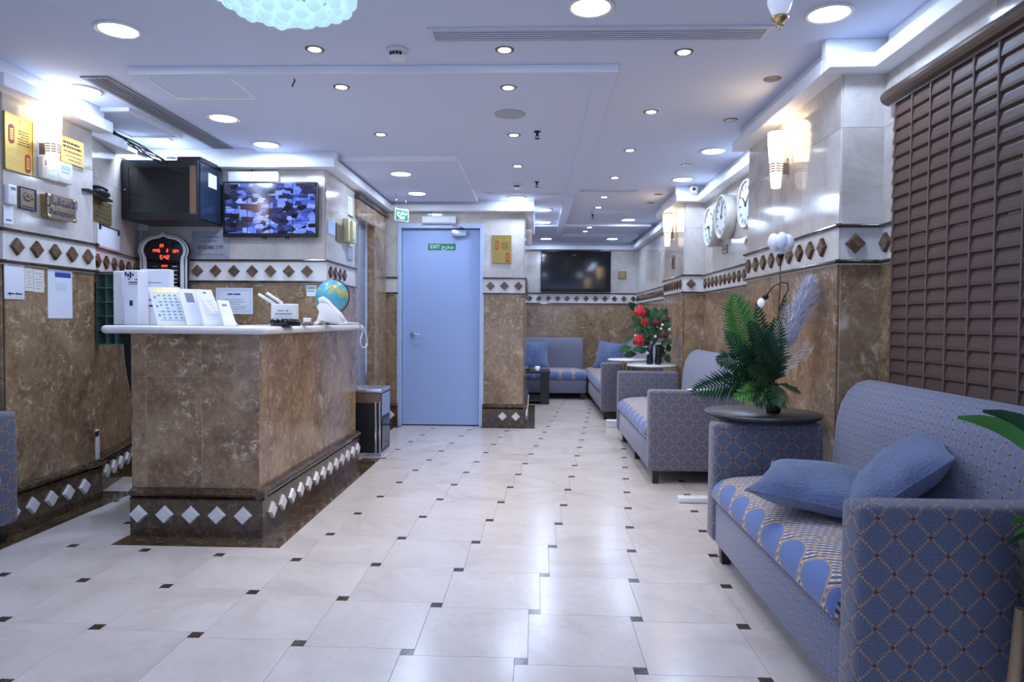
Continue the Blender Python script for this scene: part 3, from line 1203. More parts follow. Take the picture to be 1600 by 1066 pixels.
t = thing('ceiling_speaker', 'round grey flush ceiling speaker in the middle of the ceiling', 'speaker', (-0.165, 4.11, 2.335))
MB().lathe([(0.085, 0), (0.092, 0), (0.092, -0.004), (0.085, -0.006)], 32).build('rim', 'speaker_mesh', t)
MB().lathe([(0.0, -0.006), (0.086, -0.004), (0.086, 0)], 32, caps=False).build('mesh_cover', 'speaker_mesh', t)

# chandelier: rings of glass beads on a mirrored plate
t = thing('crystal_chandelier', 'round chandelier of pale turquoise glass beads at the top edge', 'chandelier', (-0.885, 2.38, ZC))
MB().lathe([(0.0, 0), (0.20, 0), (0.20, -0.03), (0.0, -0.03)], 32).build('ceiling_plate', 'chrome', t)
bme = MB().sphere((0, 0, 0), 0.029, 14, 9).mesh('glass_bead')
bme.materials.append(M('bead_glass'))
rr = random.Random(3)
for k, (r, z, n) in enumerate(((0.236, -0.075, 25), (0.224, -0.128, 23), (0.176, -0.152, 17), (0.122, -0.172, 11), (0.062, -0.186, 6), (0.0, -0.195, 1))):
    for i in range(n):
        a = 2 * PI * (i + 0.5 * (k % 2)) / n
        inst('glass_bead', bme, (r * math.cos(a), r * math.sin(a), z + rr.uniform(-0.006, 0.006)), parent=t)
wires = MB()
for i in range(12):
    a = 2 * PI * i / 12
    wires.tube([(0.17 * math.cos(a), 0.17 * math.sin(a), -0.02), (0.225 * math.cos(a), 0.225 * math.sin(a), -0.10), (0.14 * math.cos(a), 0.14 * math.sin(a), -0.17)], 0.003, 6)
wires.build('wire_frame', 'chrome', t)
lamp(t, -0.24, 5.0, 0.12, COOL)

# hanging lamp with gilt finial
hp = onZ(1218, 48, 2.20)
t = thing('hanging_lamp', 'white glass tulip lamp with gilt finial hanging at the top right', 'lamp', (hp.x, hp.y, ZC))
z0 = 2.20 - ZC
MB().lathe([(0.012, z0 + 0.045), (0.030, z0 + 0.065), (0.045, z0 + 0.10), (0.047, z0 + 0.13), (0.040, z0 + 0.155)], 24).build('glass_shade', 'lamp_glass', t)
fin = MB().lathe([(0.0, z0), (0.006, z0 + 0.005), (0.004, z0 + 0.012), (0.010, z0 + 0.018), (0.006, z0 + 0.024), (0.012, z0 + 0.03), (0.028, z0 + 0.040), (0.033, z0 + 0.046), (0.030, z0 + 0.052), (0.010, z0 + 0.055)], 20).build('finial', 'brass', t)
for i in range(5):
    a = 2 * PI * i / 5
    MB().sphere((0.012 * math.cos(a), 0.012 * math.sin(a), z0 + 0.022), 0.006, 8, 5).build('leaf_drop', 'brass', fin)
MB().lathe([(0.04, z0 + 0.155), (0.02, z0 + 0.16), (0.02, 0)], 16).build('stem', 'brass', t)


# ---- wall sconces
def sconce(wall, px, py0, py1, label, out=0.075):
    p = wall.hit(px, (py0 + py1) / 2, out)
    h = abs(wall.hit(px, py0, out).z - wall.hit(px, py1, out).z)
    mw = Matrix.Translation(p - Vector((0, 0, h / 2)) - wall.n * out)
    rot = wall.mat(Vector((0, 0, 0)))
    # local frame here: x = right, y = inwards, z = up
    m = Matrix.Identity(4)
    for i in range(3):
        m[i][0] = wall.r[i]
        m[i][1] = -wall.n[i]
        m[i][2] = (0, 0, 1)[i]
    t = thing('wall_sconce', label, 'wall lamp', group='tapered glass wall lamps', mw=mw @ m)
    c = (0, -out, 0)
    R = 0.046
    MB().lathe([(0.036, h * 0.45), (R * 0.97, h * 0.8), (R, h), (R * 0.9, h), (0.030, h * 0.47)], 28, c).build('glass_shade', 'sconce_glow', t)
    MB().lathe([(0.022, 0), (0.026, 0.003), (0.032, h * 0.28), (0.0, h * 0.28)], 24, c).build('lower_glass', 'sconce_cap', t)
    gr = MB().lathe([(0.033, h * 0.27), (0.0365, h * 0.46), (0.031, h * 0.46), (0.028, h * 0.27)], 24, c).build('grill_band', 'sconce_cap', t)
    for k in range(4):
        zz = h * (0.295 + 0.043 * k)
        rr_ = 0.0345 + 0.0035 * k / 4
        for a0 in range(8):
            a = 2 * PI * a0 / 8
            pts = [(c[0] + rr_ * math.cos(a + q), c[1] + rr_ * math.sin(a + q), zz) for q in (-0.3, -0.1, 0.1, 0.3)]
            MB().tube(pts, 0.0028, 6).build('slot', 'bronze', gr)
    MB().box(-0.022, 0.022, -0.014, 0, h * 0.16, h * 0.56).build('back_plate', 'chrome', t, 0.004, 1)
    MB().box(-0.012, 0.012, -out + 0.03, -0.012, h * 0.26, h * 0.46).build('bracket', 'bronze', t, 0.003, 1)
    ld = bpy.data.lights.new('lamp_light', 'POINT')
    ld.energy = 0.6
    ld.color = WARM
    ld.shadow_soft_size = 0.04
    lo = bpy.data.objects.new('lamp_light', ld)
    C.objects.link(lo)
    lo.location = (0, -out, h + 0.03)
    lo.parent = t
    return t


sconce(W_P1, 1213, 208, 294, 'lit glass wall lamp on the near right pillar above the palms')
sconce(W_P2, 1043, 336, 385, 'lit glass wall lamp on the far right pillar')
sconce(W_PL, 82, 176, 264, 'bright glass wall lamp on the left pillar between gold plaques')

# ---- security camera
cp = onY(1084, 297, 6.33)
t = thing('security_camera', 'small white dome security camera at the corner of the far right pillar', 'camera', (cp.x, cp.y, cp.z))
MB().box(-0.03, 0.04, 0.0, 0.05, -0.03, 0.035).build('camera_base', 'white_plastic', t, 0.012, 2)
hd = MB().lathe([(0.0, 0.045), (0.026, 0.042), (0.033, 0.01), (0.030, 0.0), (0.0, 0.0)], 20, (-0.01, -0.005, 0.0), axis='y').build('camera_head', 'white_plastic', t)
MB().lathe([(0.0, 0.0465), (0.016, 0.046), (0.018, 0.040), (0.0, 0.04)], 16, (-0.01, -0.005, 0.0), axis='y').build('lens', 'black_gloss', hd)

# ---- hanging exit sign
a, b_ = onY(627, 318, 6.5), onY(636, 343, 6.42)
t = thing('exit_sign', 'green emergency exit sign hanging on wires beside the lift', 'sign', (a.x, 6.5, 2.302))
cx = a.x
mw = Matrix.Translation((0, 0, -0.20)) @ Matrix.Rotation(math.radians(52), 4, 'Z')
bd = MB().box(-0.085, 0.085, -0.010, 0.010, -0.06, 0.055).build('sign_box', 'white_plastic', t, 0.003, 1, mw=mw)
gp_ = MB().box(-0.075, 0.075, -0.0125, -0.009, -0.05, 0.045).build('sign_face', 'sign_green', bd)
f = bpy.data.objects.new('t', None)
m90 = Matrix.Translation((0, -0.0130, 0)) @ Matrix.Rotation(PI / 2, 4, 'X')
bpy.data.objects.remove(f)
for s, yy, sz in ((AR_EXIT, 0.018, 0.055), ('EXIT', -0.03, 0.035)):
    to = text(s, sz, 'paper', bd, 0, 0, 0)
    to.matrix_local = Matrix.Translation((0, -0.0131, yy)) @ Matrix.Rotation(PI / 2, 4, 'X')
for s in (-0.06, 0.06):
    q = mw @ Vector((s, 0, 0.055))
    MB().tube([tuple(q), (q.x, q.y, 0)], 0.002, 6).build('wire', 'chrome', t)

# ---- emergency light above the door
o, w, h, d = plate('emergency_light', W_D, 659, 337.5, 712, 349, 0.06, 'white_plastic', 'long white emergency light above the pale blue door', 'emergency light', bevel=0.008)
MB().box(-w / 2 + 0.03, w / 2 - 0.05, -h / 2 + 0.008, h / 2 - 0.008, d - 0.002, d + 0.006).build('diffuser', 'paper', o, 0.004, 1)
MB().tube([(-w / 4, h / 2, 0.02), (-w / 4 + 0.005, h / 2 + 0.06, 0.03)], 0.003, 6).build('cable', 'black_plastic', o)

# ================================================================ RECEPTION COUNTER
CX1, CX0, CY0, CY1 = -1.388, -2.035, 3.380, 5.22     # panel planes (plinth stands 3 cm proud)
ctr = thing('reception_counter', 'brown marble reception counter with white diamonds along its plinth', 'counter', (-1.7, 4.2, 0))
ctr_m = Matrix.Translation((-1.7, -4.2, 0))


def cb(x0, x1, y0, y1, z0, z1, name, m, parent=ctr, bev=0.0, seg=1):
    return MB().box(x0 + 1.7, x1 + 1.7, y0 - 4.2, y1 - 4.2, z0, z1).build(name, m, parent, bev, seg)


cb(CX0, CX1 - 0.0015, CY0 + 0.0015, CY0 + 0.30, 0, 1.022, 'front_core', 'white_marble')
cb(CX1 - 0.32, CX1 - 0.0015, CY0 + 0.30, 4.98, 0, 1.022, 'side_core', 'white_marble')
cb(-1.515, CX1 - 0.01, 4.98, CY1, 0, 1.022, 'side_core', 'dark_marble')
xs = [CX0, -1.965, -1.68, CX1]
for i in range(3):
    for z0, z1 in ((0.235, 0.8065), (0.8075, 1.022)):
        cb(xs[i] + 0.0005, xs[i + 1] - 0.0005, CY0, CY0 + 0.012, z0, z1, 'marble_panel', 'brown_marble', bev=0.001)
ys = [CY0 + 0.012, 3.82, 4.28, 4.74, CY1]
for i in range(4):
    cb(CX1 - 0.012, CX1, ys[i] + 0.0005, ys[i + 1] - 0.0005, 0.235, 1.022, 'marble_panel', 'brown_marble', bev=0.001)
cb(CX0 - 0.006, CX0, CY0, CY0 + 0.30, 0.235, 1.022, 'marble_panel', 'brown_marble')
cb(-1.515, CX1, CY1, CY1 + 0.010, 0.0, 1.022, 'marble_panel', 'brown_marble')


def plinth(w, e0, e1, d0, nd, dsp):
    mw = ctr_m @ w.mat(w.a)
    mw = Matrix.Translation((1.7, -4.2, 0)) @ w.mat(w.a)
    k = 0.030
    p = MB().box(0, w.L + e1 * k, 0.001, 0.195, 0, k).build('plinth', 'dark_marble', ctr, mw=None)
    p.matrix_local = mw
    mb = MB()
    rail_box(mb, -e0 * 0.044, w.L + e1 * 0.044, 0.221, 0.046, 0.0, 0.046)
    rail_box(mb, -e0 * 0.036, w.L + e1 * 0.036, 0.193, 0.016, 0.0, 0.038)
    mb.build('moulding', 'dark_marble', p)
    for i in range(nd):
        inst('diamond_tile', DIAW, (d0 + i * dsp, 0.115, k), parent=p)


plinth(Wall((CX0, CY0), (CX1, CY0)), 0, 1, 0.045, 5, 0.1335)
plinth(Wall((CX1, CY0), (CX1, CY1)), 1, 0, 0.085, 13, 0.141)

# white marble worktop, L-shaped with rounded nose
top = [(-2.165, 3.30), (-2.165, 3.72), (-1.80, 3.72), (-1.80, 4.96), (-1.49, 4.96), (-1.49, 5.27), (-1.325, 5.27), (-1.325, 3.30)]
bm = bmesh.new()
vs = [bm.verts.new((x, y, 1.024)) for x, y in top]
f = bm.faces.new(vs)
r = bmesh.ops.extrude_face_region(bm, geom=[f])
bmesh.ops.translate(bm, verts=[v for v in r['geom'] if isinstance(v, bmesh.types.BMVert)], vec=(0, 0, 0.040))
bmesh.ops.recalc_face_normals(bm, faces=bm.faces)
vert_e = [e for e in bm.edges if abs(e.verts[0].co.z - e.verts[1].co.z) > 0.01]
bmesh.ops.bevel(bm, geom=vert_e, offset=0.05, segments=5, profile=0.5, affect='EDGES')
hor = [e for e in bm.edges if abs(e.verts[0].co.z - e.verts[1].co.z) < 0.001 and len(e.link_faces) == 2 and e.calc_face_angle(0) > 1.0]
bmesh.ops.bevel(bm, geom=hor, offset=0.0185, segments=4, profile=0.5, affect='EDGES')
me = bpy.data.meshes.new('worktop')
bm.to_mesh(me)
bm.free()
for p in me.polygons:
    p.use_smooth = True
me.set_sharp_from_angle(angle=math.radians(40))
me.materials.append(M('white_marble'))
wt = bpy.data.objects.new('worktop', me)
C.objects.link(wt)
tag(wt, 'white marble worktop with rounded edge on the reception counter', 'worktop')
ZW = 1.0645


# ================================================================ SOFAS
def sofa(name, label, loc, rotz, L, D, arm0=True, arm1=True, d0=None, d1=None, b0=0.12, b1=None, group=None, aw=0.115, AH=0.640, seat_x=0.55, legs=None):
    t = thing(name, label, 'sofa', loc, rotz, group)
    d0 = d0 or D
    d1 = d1 or D
    b1 = L - 0.12 if b1 is None else b1
    y0 = aw if arm0 else 0.0
    y1 = L - aw if arm1 else L
    if arm0:
        MB().box(0, d0, 0, aw, 0.09, AH).build('armrest', 'sofa_lattice', t, 0.022, 3)
    if arm1:
        MB().box(0, d1, L - aw, L, 0.09, AH).build('armrest', 'sofa_lattice', t, 0.022, 3)
    MB().box(0.012, D - 0.02, y0, y1, 0.09, 0.275).build('front_panel', 'sofa_front_lattice', t, 0.008, 2)
    # seat cushion: rounded nose, slight crown
    sx = D - 0.18
    prof = [(0.012, 0.280), (-0.004, 0.300), (-0.008, 0.335), (0.004, 0.372), (0.035, 0.398), (0.09, 0.412), (0.25, 0.425), (0.42, 0.418), (sx, 0.40)]
    n = 15
    vs, fs, uvs = [], [], []
    for k in range(n):
        f = k / (n - 1)
        y = y0 + 0.004 + (y1 - y0 - 0.008) * f
        edge = min(f, 1 - f) * (y1 - y0)
        dz = 0.0 if edge > 0.06 else -0.018 * (1 - edge / 0.06) ** 2
        for (x, z) in prof:
            vs.append((x, y, z + (dz if z > 0.33 else 0)))
    m = len(prof)
    arc = [0]
    for i in range(1, m):
        arc.append(arc[-1] + math.hypot(prof[i][0] - prof[i - 1][0], prof[i][1] - prof[i - 1][1]))
    for k in range(n - 1):
        for i in range(m - 1):
            fs.append((k * m + i, k * m + i + 1, (k + 1) * m + i + 1, (k + 1) * m + i))
            ya, yb = vs[k * m][1], vs[(k + 1) * m][1]
            uvs.append([(arc[i], ya), (arc[i + 1], ya), (arc[i + 1], yb), (arc[i], yb)])
    b = MB()
    b._add(vs, [tuple(reversed(f)) for f in fs], True, [list(reversed(u)) for u in uvs])
    b.f.append([i for i in range(m)])
    b.f.append([(n - 1) * m + i for i in range(m - 1, -1, -1)])
    b.build('seat_cushion', 'seat_patchwork', t)
    # backrest
    q = D - 0.19
    prof = [(q - 0.02, 0.36), (q + 0.0, 0.50), (q + 0.012, 0.66), (q + 0.03, 0.745), (q + 0.06, 0.805), (q + 0.10, 0.843), (q + 0.145, 0.855), (q + 0.178, 0.842), (q + 0.19, 0.80), (q + 0.19, 0.12), (q, 0.12)]
    m = len(prof)
    arc = [0]
    for i in range(1, m):
        arc.append(arc[-1] + math.hypot(prof[i][0] - prof[i - 1][0], prof[i][1] - prof[i - 1][1]))
    arc.append(arc[-1] + 0.1)
    cx, cz = q + 0.10, 0.6
    n = 9
    ends = [(b0, 0.90), (b0 + 0.012, 0.97), (b0 + 0.035, 1.0)] + [(b0 + (b1 - b0) * f, 1.0) for f in (0.25, 0.5, 0.75)] + [(b1 - 0.035, 1.0), (b1 - 0.012, 0.97), (b1, 0.90)]
    vs, fs, uvs = [], [], []
    for y, s in ends:
        for x, z in prof:
            vs.append((cx + (x - cx) * s, y, cz + (z - cz) * (s if z > 0.6 else 1)))
    for k in range(len(ends) - 1):
        for i in range(m):
            j = (i + 1) % m
            fs.append((k * m + i, (k + 1) * m + i, (k + 1) * m + j, k * m + j))
            ya, yb = ends[k][0], ends[k + 1][0]
            uvs.append([(ya, arc[i]), (yb, arc[i]), (yb, arc[i + 1]), (ya, arc[i + 1])])
    b = MB()
    b._add(vs, fs, True, uvs)
    b.f.append([i for i in range(m - 1, -1, -1)][::-1])
    b.f.append([(len(ends) - 1) * m + i for i in range(m)][::-1])
    b.build('backrest', 'sofa_back_lattice', t)
    if legs is None:
        legs = [(0.03, 0.035), (0.03, L - 0.085), (D - 0.09, 0.035), (D - 0.09, L - 0.085)]
    for x, y in legs:
        MB().hexa([(x + 0.006, y + 0.006, 0), (x + 0.044, y + 0.006, 0), (x + 0.006, y + 0.044, 0), (x + 0.044, y + 0.044, 0),
                   (x, y, 0.095), (x + 0.05, y, 0.095), (x, y + 0.05, 0.095), (x + 0.05, y + 0.05, 0.095)]).build('leg', 'dark_wood', t)
    return t


SG = 'blue patterned lobby sofas'
S1 = sofa('lobby_sofa', 'blue lattice sofa with two loose cushions below the brown blind', (0.82, 1.735, 0), 0, 1.525, 0.695, d1=0.50, b1=1.355, group=SG, legs=[(0.03, 0.035), (0.03, 1.37), (0.60, 0.035), (0.42, 1.44)])
S2 = sofa('lobby_sofa', 'blue patterned sofa standing below the wall clocks behind the palms', (0.77, 4.62, 0), 0, 1.85, 0.755, d1=0.56, b1=1.68, group=SG, legs=[(0.03, 0.03), (0.03, 0.86), (0.03, 1.62), (0.66, 0.03), (0.48, 1.76)])
S3 = sofa('lobby_sofa', 'blue sofa along the right wall of the far seating corner', (0.74, 7.66, 0), 0, 2.92, 0.785, arm1=False, b1=2.88, group=SG)
S4 = sofa('lobby_sofa', 'blue sofa along the far back wall below the wide television', (0.722, 9.62, 0), PI / 2, 2.10, 0.94, arm0=False, b0=0.0, group=SG)
S0 = sofa('lobby_sofa', 'blue sofa cut by the left picture edge beside the left pillar', (-2.548, 3.275, 0), PI, 1.55, 0.63, group=SG)


def pillow(name, label, w, h, t, mw, mat='velvet_blue', cat='cushion', group='loose blue cushions'):
    n = 18
    vs, fs = [], []
    for side in (1, -1):
        for i in range(n + 1):
            for j in range(n + 1):
                u, v = -1 + 2 * i / n, -1 + 2 * j / n
                # edges bow in so the corners stick out
                px = u * (1 - 0.10 * (1 - v * v) * u * u) * w / 2
                py = v * (1 - 0.10 * (1 - u * u) * v * v) * h / 2
                z = t / 2 * max(0.0, (1 - abs(u) ** 2.4) * (1 - abs(v) ** 2.4)) ** 0.55
                z *= 1 + 0.06 * math.sin(5 * u + 2 * v) + 0.05 * math.cos(4 * v - 3 * u)
                vs.append((px, py, side * z))
    m = n + 1
    for i in range(n):
        for j in range(n):
            fs.append((i * m + j, (i + 1) * m + j, (i + 1) * m + j + 1, i * m + j + 1))
            o = m * m
            fs.append((o + i * m + j, o + i * m + j + 1, o + (i + 1) * m + j + 1, o + (i + 1) * m + j))
    t_ = thing(name, label, cat, mw=mw, group=group)
    MB()._add(vs, fs, True).build('cover', mat, t_)
    pts = []
    for k in range(4 * n + 1):
        e, f = divmod(k % (4 * n), n)
        q = -1 + 2 * f / n
        u, v = ((q, -1), (1, q), (-q, 1), (-1, -q))[e]
        pts.append((u * (1 - 0.10 * (1 - v * v) * u * u) * w / 2, v * (1 - 0.10 * (1 - u * u) * v * v) * h / 2, 0))
    MB().tube(pts, 0.004, 6).build('seam', mat, t_)
    return t_


def pose(loc, rx, ry, rz):
    return Matrix.Translation(loc) @ Matrix.Rotation(rz, 4, 'Z') @ Matrix.Rotation(ry, 4, 'Y') @ Matrix.Rotation(rx, 4, 'X')


pillow('cushion', 'plush blue cushion lying flat on the seat of the nearest sofa', 0.40, 0.40, 0.15, pose((1.03, 2.52, 0.505), 0.10, 0.08, -0.55))
pillow('cushion', 'plush blue cushion leaning upright on the backrest of the nearest sofa', 0.42, 0.42, 0.15, pose((1.225, 2.36, 0.575), 0.15, -0.75, -0.55))
pillow('cushion', 'dark blue cushion at the left end of the far back sofa', 0.44, 0.44, 0.14, pose((-0.02, 10.12, 0.60), PI / 2 - 0.35, 0, 0.15))
pillow('cushion', 'dark blue cushion standing in the corner of the far sofas', 0.44, 0.44, 0.14, pose((1.08, 10.05, 0.60), PI / 2 - 0.3, 0.1, -0.6))

# ================================================================ TABLES
t = thing('round_side_table', 'black round side table between the near sofa and the right pillar', 'table', (1.09, 3.32, 0))
MB().lathe([(0.0, 0.652), (0.262, 0.652), (0.270, 0.662), (0.265, 0.672), (0.0, 0.673)], 48).build('table_top', 'table_black', t)
MB().lathe([(0.018, 0.02), (0.015, 0.60), (0.05, 0.652)], 16, (0.0, 0.045, 0)).build('pole', 'black_metal', t)
MB().lathe([(0.078, 0.0), (0.078, 0.012), (0.03, 0.02), (0.018, 0.025)], 28, (0.0, 0.045, 0)).build('foot', 'black_metal', t)


def white_table(x, y, r, z, label):
    t = thing('round_side_table', label, 'table', (x, y, 0))
    MB().lathe([(0.0, z - 0.018), (r - 0.01, z - 0.018), (r, z - 0.009), (r - 0.006, z), (0.0, z)], 40).build('table_top', 'white_marble', t)
    for k in range(3):
        a = 2 * PI * k / 3 + 0.3
        MB().tube([(0.05 * math.cos(a), 0.06 + 0.05 * math.sin(a), z - 0.018), (0.02 * math.cos(a), 0.06 + 0.02 * math.sin(a), 0.3), (0.09 * math.cos(a), 0.06 + 0.09 * math.sin(a), 0.004)], [0.010, 0.008, 0.010], 8).build('leg', 'brass', t)
    return t


white_table(1.125, 6.66, 0.24, 0.69, 'white round side table carrying the vase of red roses')
white_table(1.00, 7.42, 0.22, 0.70, 'white round side table at the arm of the far corner sofa')

# dark low table in the far room
t = thing('coffee_table', 'dark brown low table beside the far back sofa', 'table', (-0.10, 9.22, 0))
MB().box(-0.30, 0.30, -0.24, 0.24, 0.41, 0.445).build('table_top', 'dark_wood', t, 0.004, 1)
for s in (-1, 1):
    MB().box(s * 0.22 - 0.05 if s > 0 else -0.28, 0.285 if s > 0 else s * 0.22 + 0.05, -0.21, 0.21, 0.0, 0.41).build('side_panel', 'dark_wood', t, 0.003, 1)
MB().box(-0.22, 0.22, -0.20, 0.20, 0.05, 0.09).build('shelf', 'dark_wood', t)
t = thing('snack_bowl', 'small dish of sweets on the dark low table', 'bowl', (-0.12, 9.12, 0.446))
MB().lathe([(0.03, 0), (0.05, 0.004), (0.085, 0.03), (0.08, 0.03), (0.045, 0.010), (0.0, 0.008)], 24).build('dish', 'bronze', t)
rr = random.Random(5)
for k in range(9):
    a, q = rr.uniform(0, 6.28), rr.uniform(0, 0.05)
    MB().sphere((q * math.cos(a), q * math.sin(a), 0.028 + 0.01 * rr.random()), 0.014, 8, 6, (1.2, 0.9, 0.8)).build('sweet', rr.choice(['gold_dark', 'bronze', 'basket']), t)
t = thing('glass_jar', 'small clear glass on the dark low table', 'glass', (0.03, 9.08, 0.446))
MB().lathe([(0.026, 0), (0.034, 0.055), (0.031, 0.055), (0.023, 0.005), (0.0, 0.005)], 20).build('glass', 'lamp_glass', t)

# ================================================================ PLAQUES AND DEVICES ON THE WALLS
def emboss_plaque(o, w, h, d, seed):
    """gold certificate: red cartouches, rows of dark lettering"""
    lines(o, textlines(w, h, 5, 0.06 * h, 0.40 * h, 0.0, seed, 0.42, 0.5)[:0] or
          [(a * 0.5 + 0.16 * w, b * 0.5 + 0.16 * w, c, e) for a, b, c, e in textlines(w, h, 6, -0.02 * h, 0.26 * h, 0.06 * w, seed, 0.4, 0.7)], 'ink', d)
    lines(o, [(a * 0.55 - 0.16 * w, b * 0.55 - 0.16 * w, c, e) for a, b, c, e in textlines(w, h, 7, -0.40 * h, -0.10 * h, 0.04 * w, seed + 1, 0.3, 0.6)], 'gold_dark', d)
    for cx, cy, rh, m in ((-0.27 * w, 0.14 * h, 0.17 * h, 'red_print'), (0.30 * w, -0.30 * h, 0.17 * h, 'red_print')):
        pts = []
        rw = 0.10 * w
        for k in range(24):
            a = 2 * PI * k / 24
            pts.append((cx + rw * math.cos(a), cy + (rh - rw) * (1 if math.sin(a) >= 0 else -1) + rw * math.sin(a)))
        MB().prism(pts, d - 0.0005, d + 0.0012).build('cartouche', m, o)
        lines(o, [(cx - rw * 0.6, cx + rw * 0.6, cy + q * rh * 0.5 - 0.004, cy + q * rh * 0.5 + 0.004) for q in (-1, -0.5, 0, 0.5, 1)], 'gold', d + 0.0012)
    MB().prism([(0.10 * w + 0.07 * w * math.cos(2 * PI * k / 16), 0.40 * h + 0.05 * h * math.sin(2 * PI * k / 16)) for k in range(16)], d - 0.0005, d + 0.001).build('crest', 'gold_dark', o)
    fr = MB()
    e = 0.025 * w
    for q in ((-w / 2, w / 2, h / 2 - e, h / 2), (-w / 2, w / 2, -h / 2, -h / 2 + e), (-w / 2, -w / 2 + e, -h / 2, h / 2), (w / 2 - e, w / 2, -h / 2, h / 2)):
        fr.box(*q, d, d + 0.002)
    fr.build('rim', 'gold_dark', o)


o, w, h, d = plate('gold_plaque', W_PL, 8, 181.5, 51, 269.5, 0.012, 'gold', 'tall gold plaque with two red cartouches on the left pillar', 'plaque')
emboss_plaque(o, w, h, d, 11)
o, w, h, d = plate('gold_plaque', W_D, 769.5, 368, 799, 411, 0.012, 'gold', 'gold plaque with two red cartouches right of the blue door', 'plaque')
emboss_plaque(o, w, h, d, 21)
o, w, h, d = plate('gold_sign', W_PL, 96, 217, 130.5, 257, 0.010, 'gold', 'small gold sign with black lettering above the thermostats', 'sign')
lines(o, textlines(w, h, 2, 0.05 * h, 0.36 * h, 0.08 * w, 4, 0.5, 0.8), 'ink', d)
lines(o, textlines(w, h, 1, -0.12 * h, 0.02 * h, 0.08 * w, 5, 0.4, 0.9), 'red_print', d)
lines(o, textlines(w, h, 2, -0.42 * h, -0.15 * h, 0.10 * w, 6, 0.4, 0.5), 'ink_grey', d)
for px0, py0, px1, py1, sc, lab in ((67, 247.5, 91.5, 281, 'ink_blue', 'cream thermostat with a dark display under the left wall lamp, left of two'),
                                    (92, 254, 113.5, 286.5, 'paper_blue', 'cream thermostat with a pale blue display, right of two')):
    o, w, h, d = plate('thermostat', W_PL, px0, py0, px1, py1, 0.03, 'cream_plastic', lab, 'thermostat', bevel=0.006)
    MB().box(-w * 0.34, w * 0.34, h * 0.10, h * 0.33, d - 0.001, d + 0.001).build('display', sc, o)
    lines(o, [(-w * 0.3, w * 0.25, -0.02 * h, 0.02 * h)], 'ink_grey', d)
    for k in (-1, 0, 1):
        MB().box(k * w * 0.22 - 0.006, k * w * 0.22 + 0.006, -h * 0.30, -h * 0.24, d - 0.001, d + 0.002).build('button', 'white_plastic', o)
o, w, h, d = plate('remote_holder', W_PL, 14, 288.5, 27.5, 320, 0.03, 'white_plastic', 'slim white remote on the left pillar beside the bronze plaque', 'remote', bevel=0.008)
MB().box(-w * 0.28, w * 0.28, h * 0.22, h * 0.38, d - 0.001, d + 0.001).build('display', 'ink_grey', o)
for k in range(3):
    MB().cyl((0, -h * 0.30 + k * h * 0.14, d - 0.001), 0.006, 0, 0.003, 10).build('button', 'cream_plastic', o)
o, w, h, d = plate('bronze_plaque', W_PL, 30.5, 294, 56, 328, 0.012, 'bronze', 'small square bronze relief plaque left of the reception sign', 'plaque')
rl = MB()
for k in range(14):
    a = 0.6 * k
    rl.sphere((0.26 * w * math.cos(a) * (1 - k / 20), 0.08 * h + 0.20 * h * math.sin(a) * (1 - k / 22), d), 0.011, 8, 5, (1, 1, 0.5))
rl.build('relief', 'bronze', o)
lines(o, [(-w * 0.35, w * 0.35, -h * 0.40, -h * 0.34)], 'ink', d)
fr = MB()
e = 0.05 * w
for q in ((-w / 2, w / 2, h / 2 - e, h / 2), (-w / 2, w / 2, -h / 2, -h / 2 + e), (-w / 2, -w / 2 + e, -h / 2, h / 2), (w / 2 - e, w / 2, -h / 2, h / 2)):
    fr.box(*q, d, d + 0.003)
fr.build('rim', 'ink', o)
# reception sign on stand-offs
o, w, h, d = plate('reception_sign', W_PL, 74, 307, 118.5, 344, 0.008, 'bronze', 'bronze sign reading Reception in English and Arabic', 'sign', out=0.045)
MB().box(-w * 0.46, w * 0.46, -h * 0.46, h * 0.46, -0.035, -0.002).build('backing', 'gold_dark', o)
for sx_ in (-1, 1):
    for sy_ in (-1, 1):
        MB().cyl((sx_ * w * 0.45, sy_ * h * 0.42, -0.03), 0.007, 0, 0.045, 12).build('stand_off', 'brass', o)
MB().box(-w * 0.47, w * 0.47, -0.003, 0.003, d - 0.0005, d + 0.001).build('divider', 'gold_dark', o)
text(AR_RECEPTION, h * 0.52, 'ink', o, 0, h * 0.24, d + 0.001)
text('Reception', h * 0.36, 'ink', o, 0, -h * 0.22, d + 0.001)
o, w, h, d = plate('notice_card', W_PL, 6, 322, 21, 350, 0.002, 'paper', 'small white notice card below the white remote', 'card')
lines(o, [(-w * 0.3, w * 0.3, -h * 0.32, -h * 0.25)], 'ink', d)
o, w, h, d = plate('notice_card', W_PL, 7.5, 413, 38.5, 468, 0.006, 'paper', 'white card with black Arabic print below the left diamond band', 'card', bevel=0.002)
lines(o, [(-w * 0.36, -w * 0.05, -h * 0.36, -h * 0.32), (w * 0.0, w * 0.36, -h * 0.36, -h * 0.32), (-w * 0.28, -w * 0.24, -h * 0.40, -h * 0.30), (w * 0.1, w * 0.14, -h * 0.33, -h * 0.29), (-w * 0.34, w * 0.30, h * 0.455, h * 0.465)], 'ink', d)
for px0, px1, py0, py1, lab in ((38.8, 51.8, 419, 455, 'pale printed notice plate beside the white card, left of two'), (52.8, 69, 421.5, 457, 'pale printed notice plate beside the tall white poster, right of two')):
    o, w, h, d = plate('notice_plate', W_PL, px0, py0, px1, py1, 0.004, 'cream_plastic', lab, 'notice')
    lines(o, textlines(w, h, 6, -0.4 * h, 0.4 * h, 0.12 * w, int(px0), 0.18, 0.3), 'ink_grey', d)
o, w, h, d = plate('wall_poster', W_PL, 75, 420.5, 113, 497.5, 0.003, 'paper', 'tall white poster with a blue heading on the left pillar', 'poster')
MB().box(-w * 0.22, w * 0.44, h * 0.33, h * 0.43, d - 0.0005, d + 0.0005).build('heading', 'ink_blue', o)
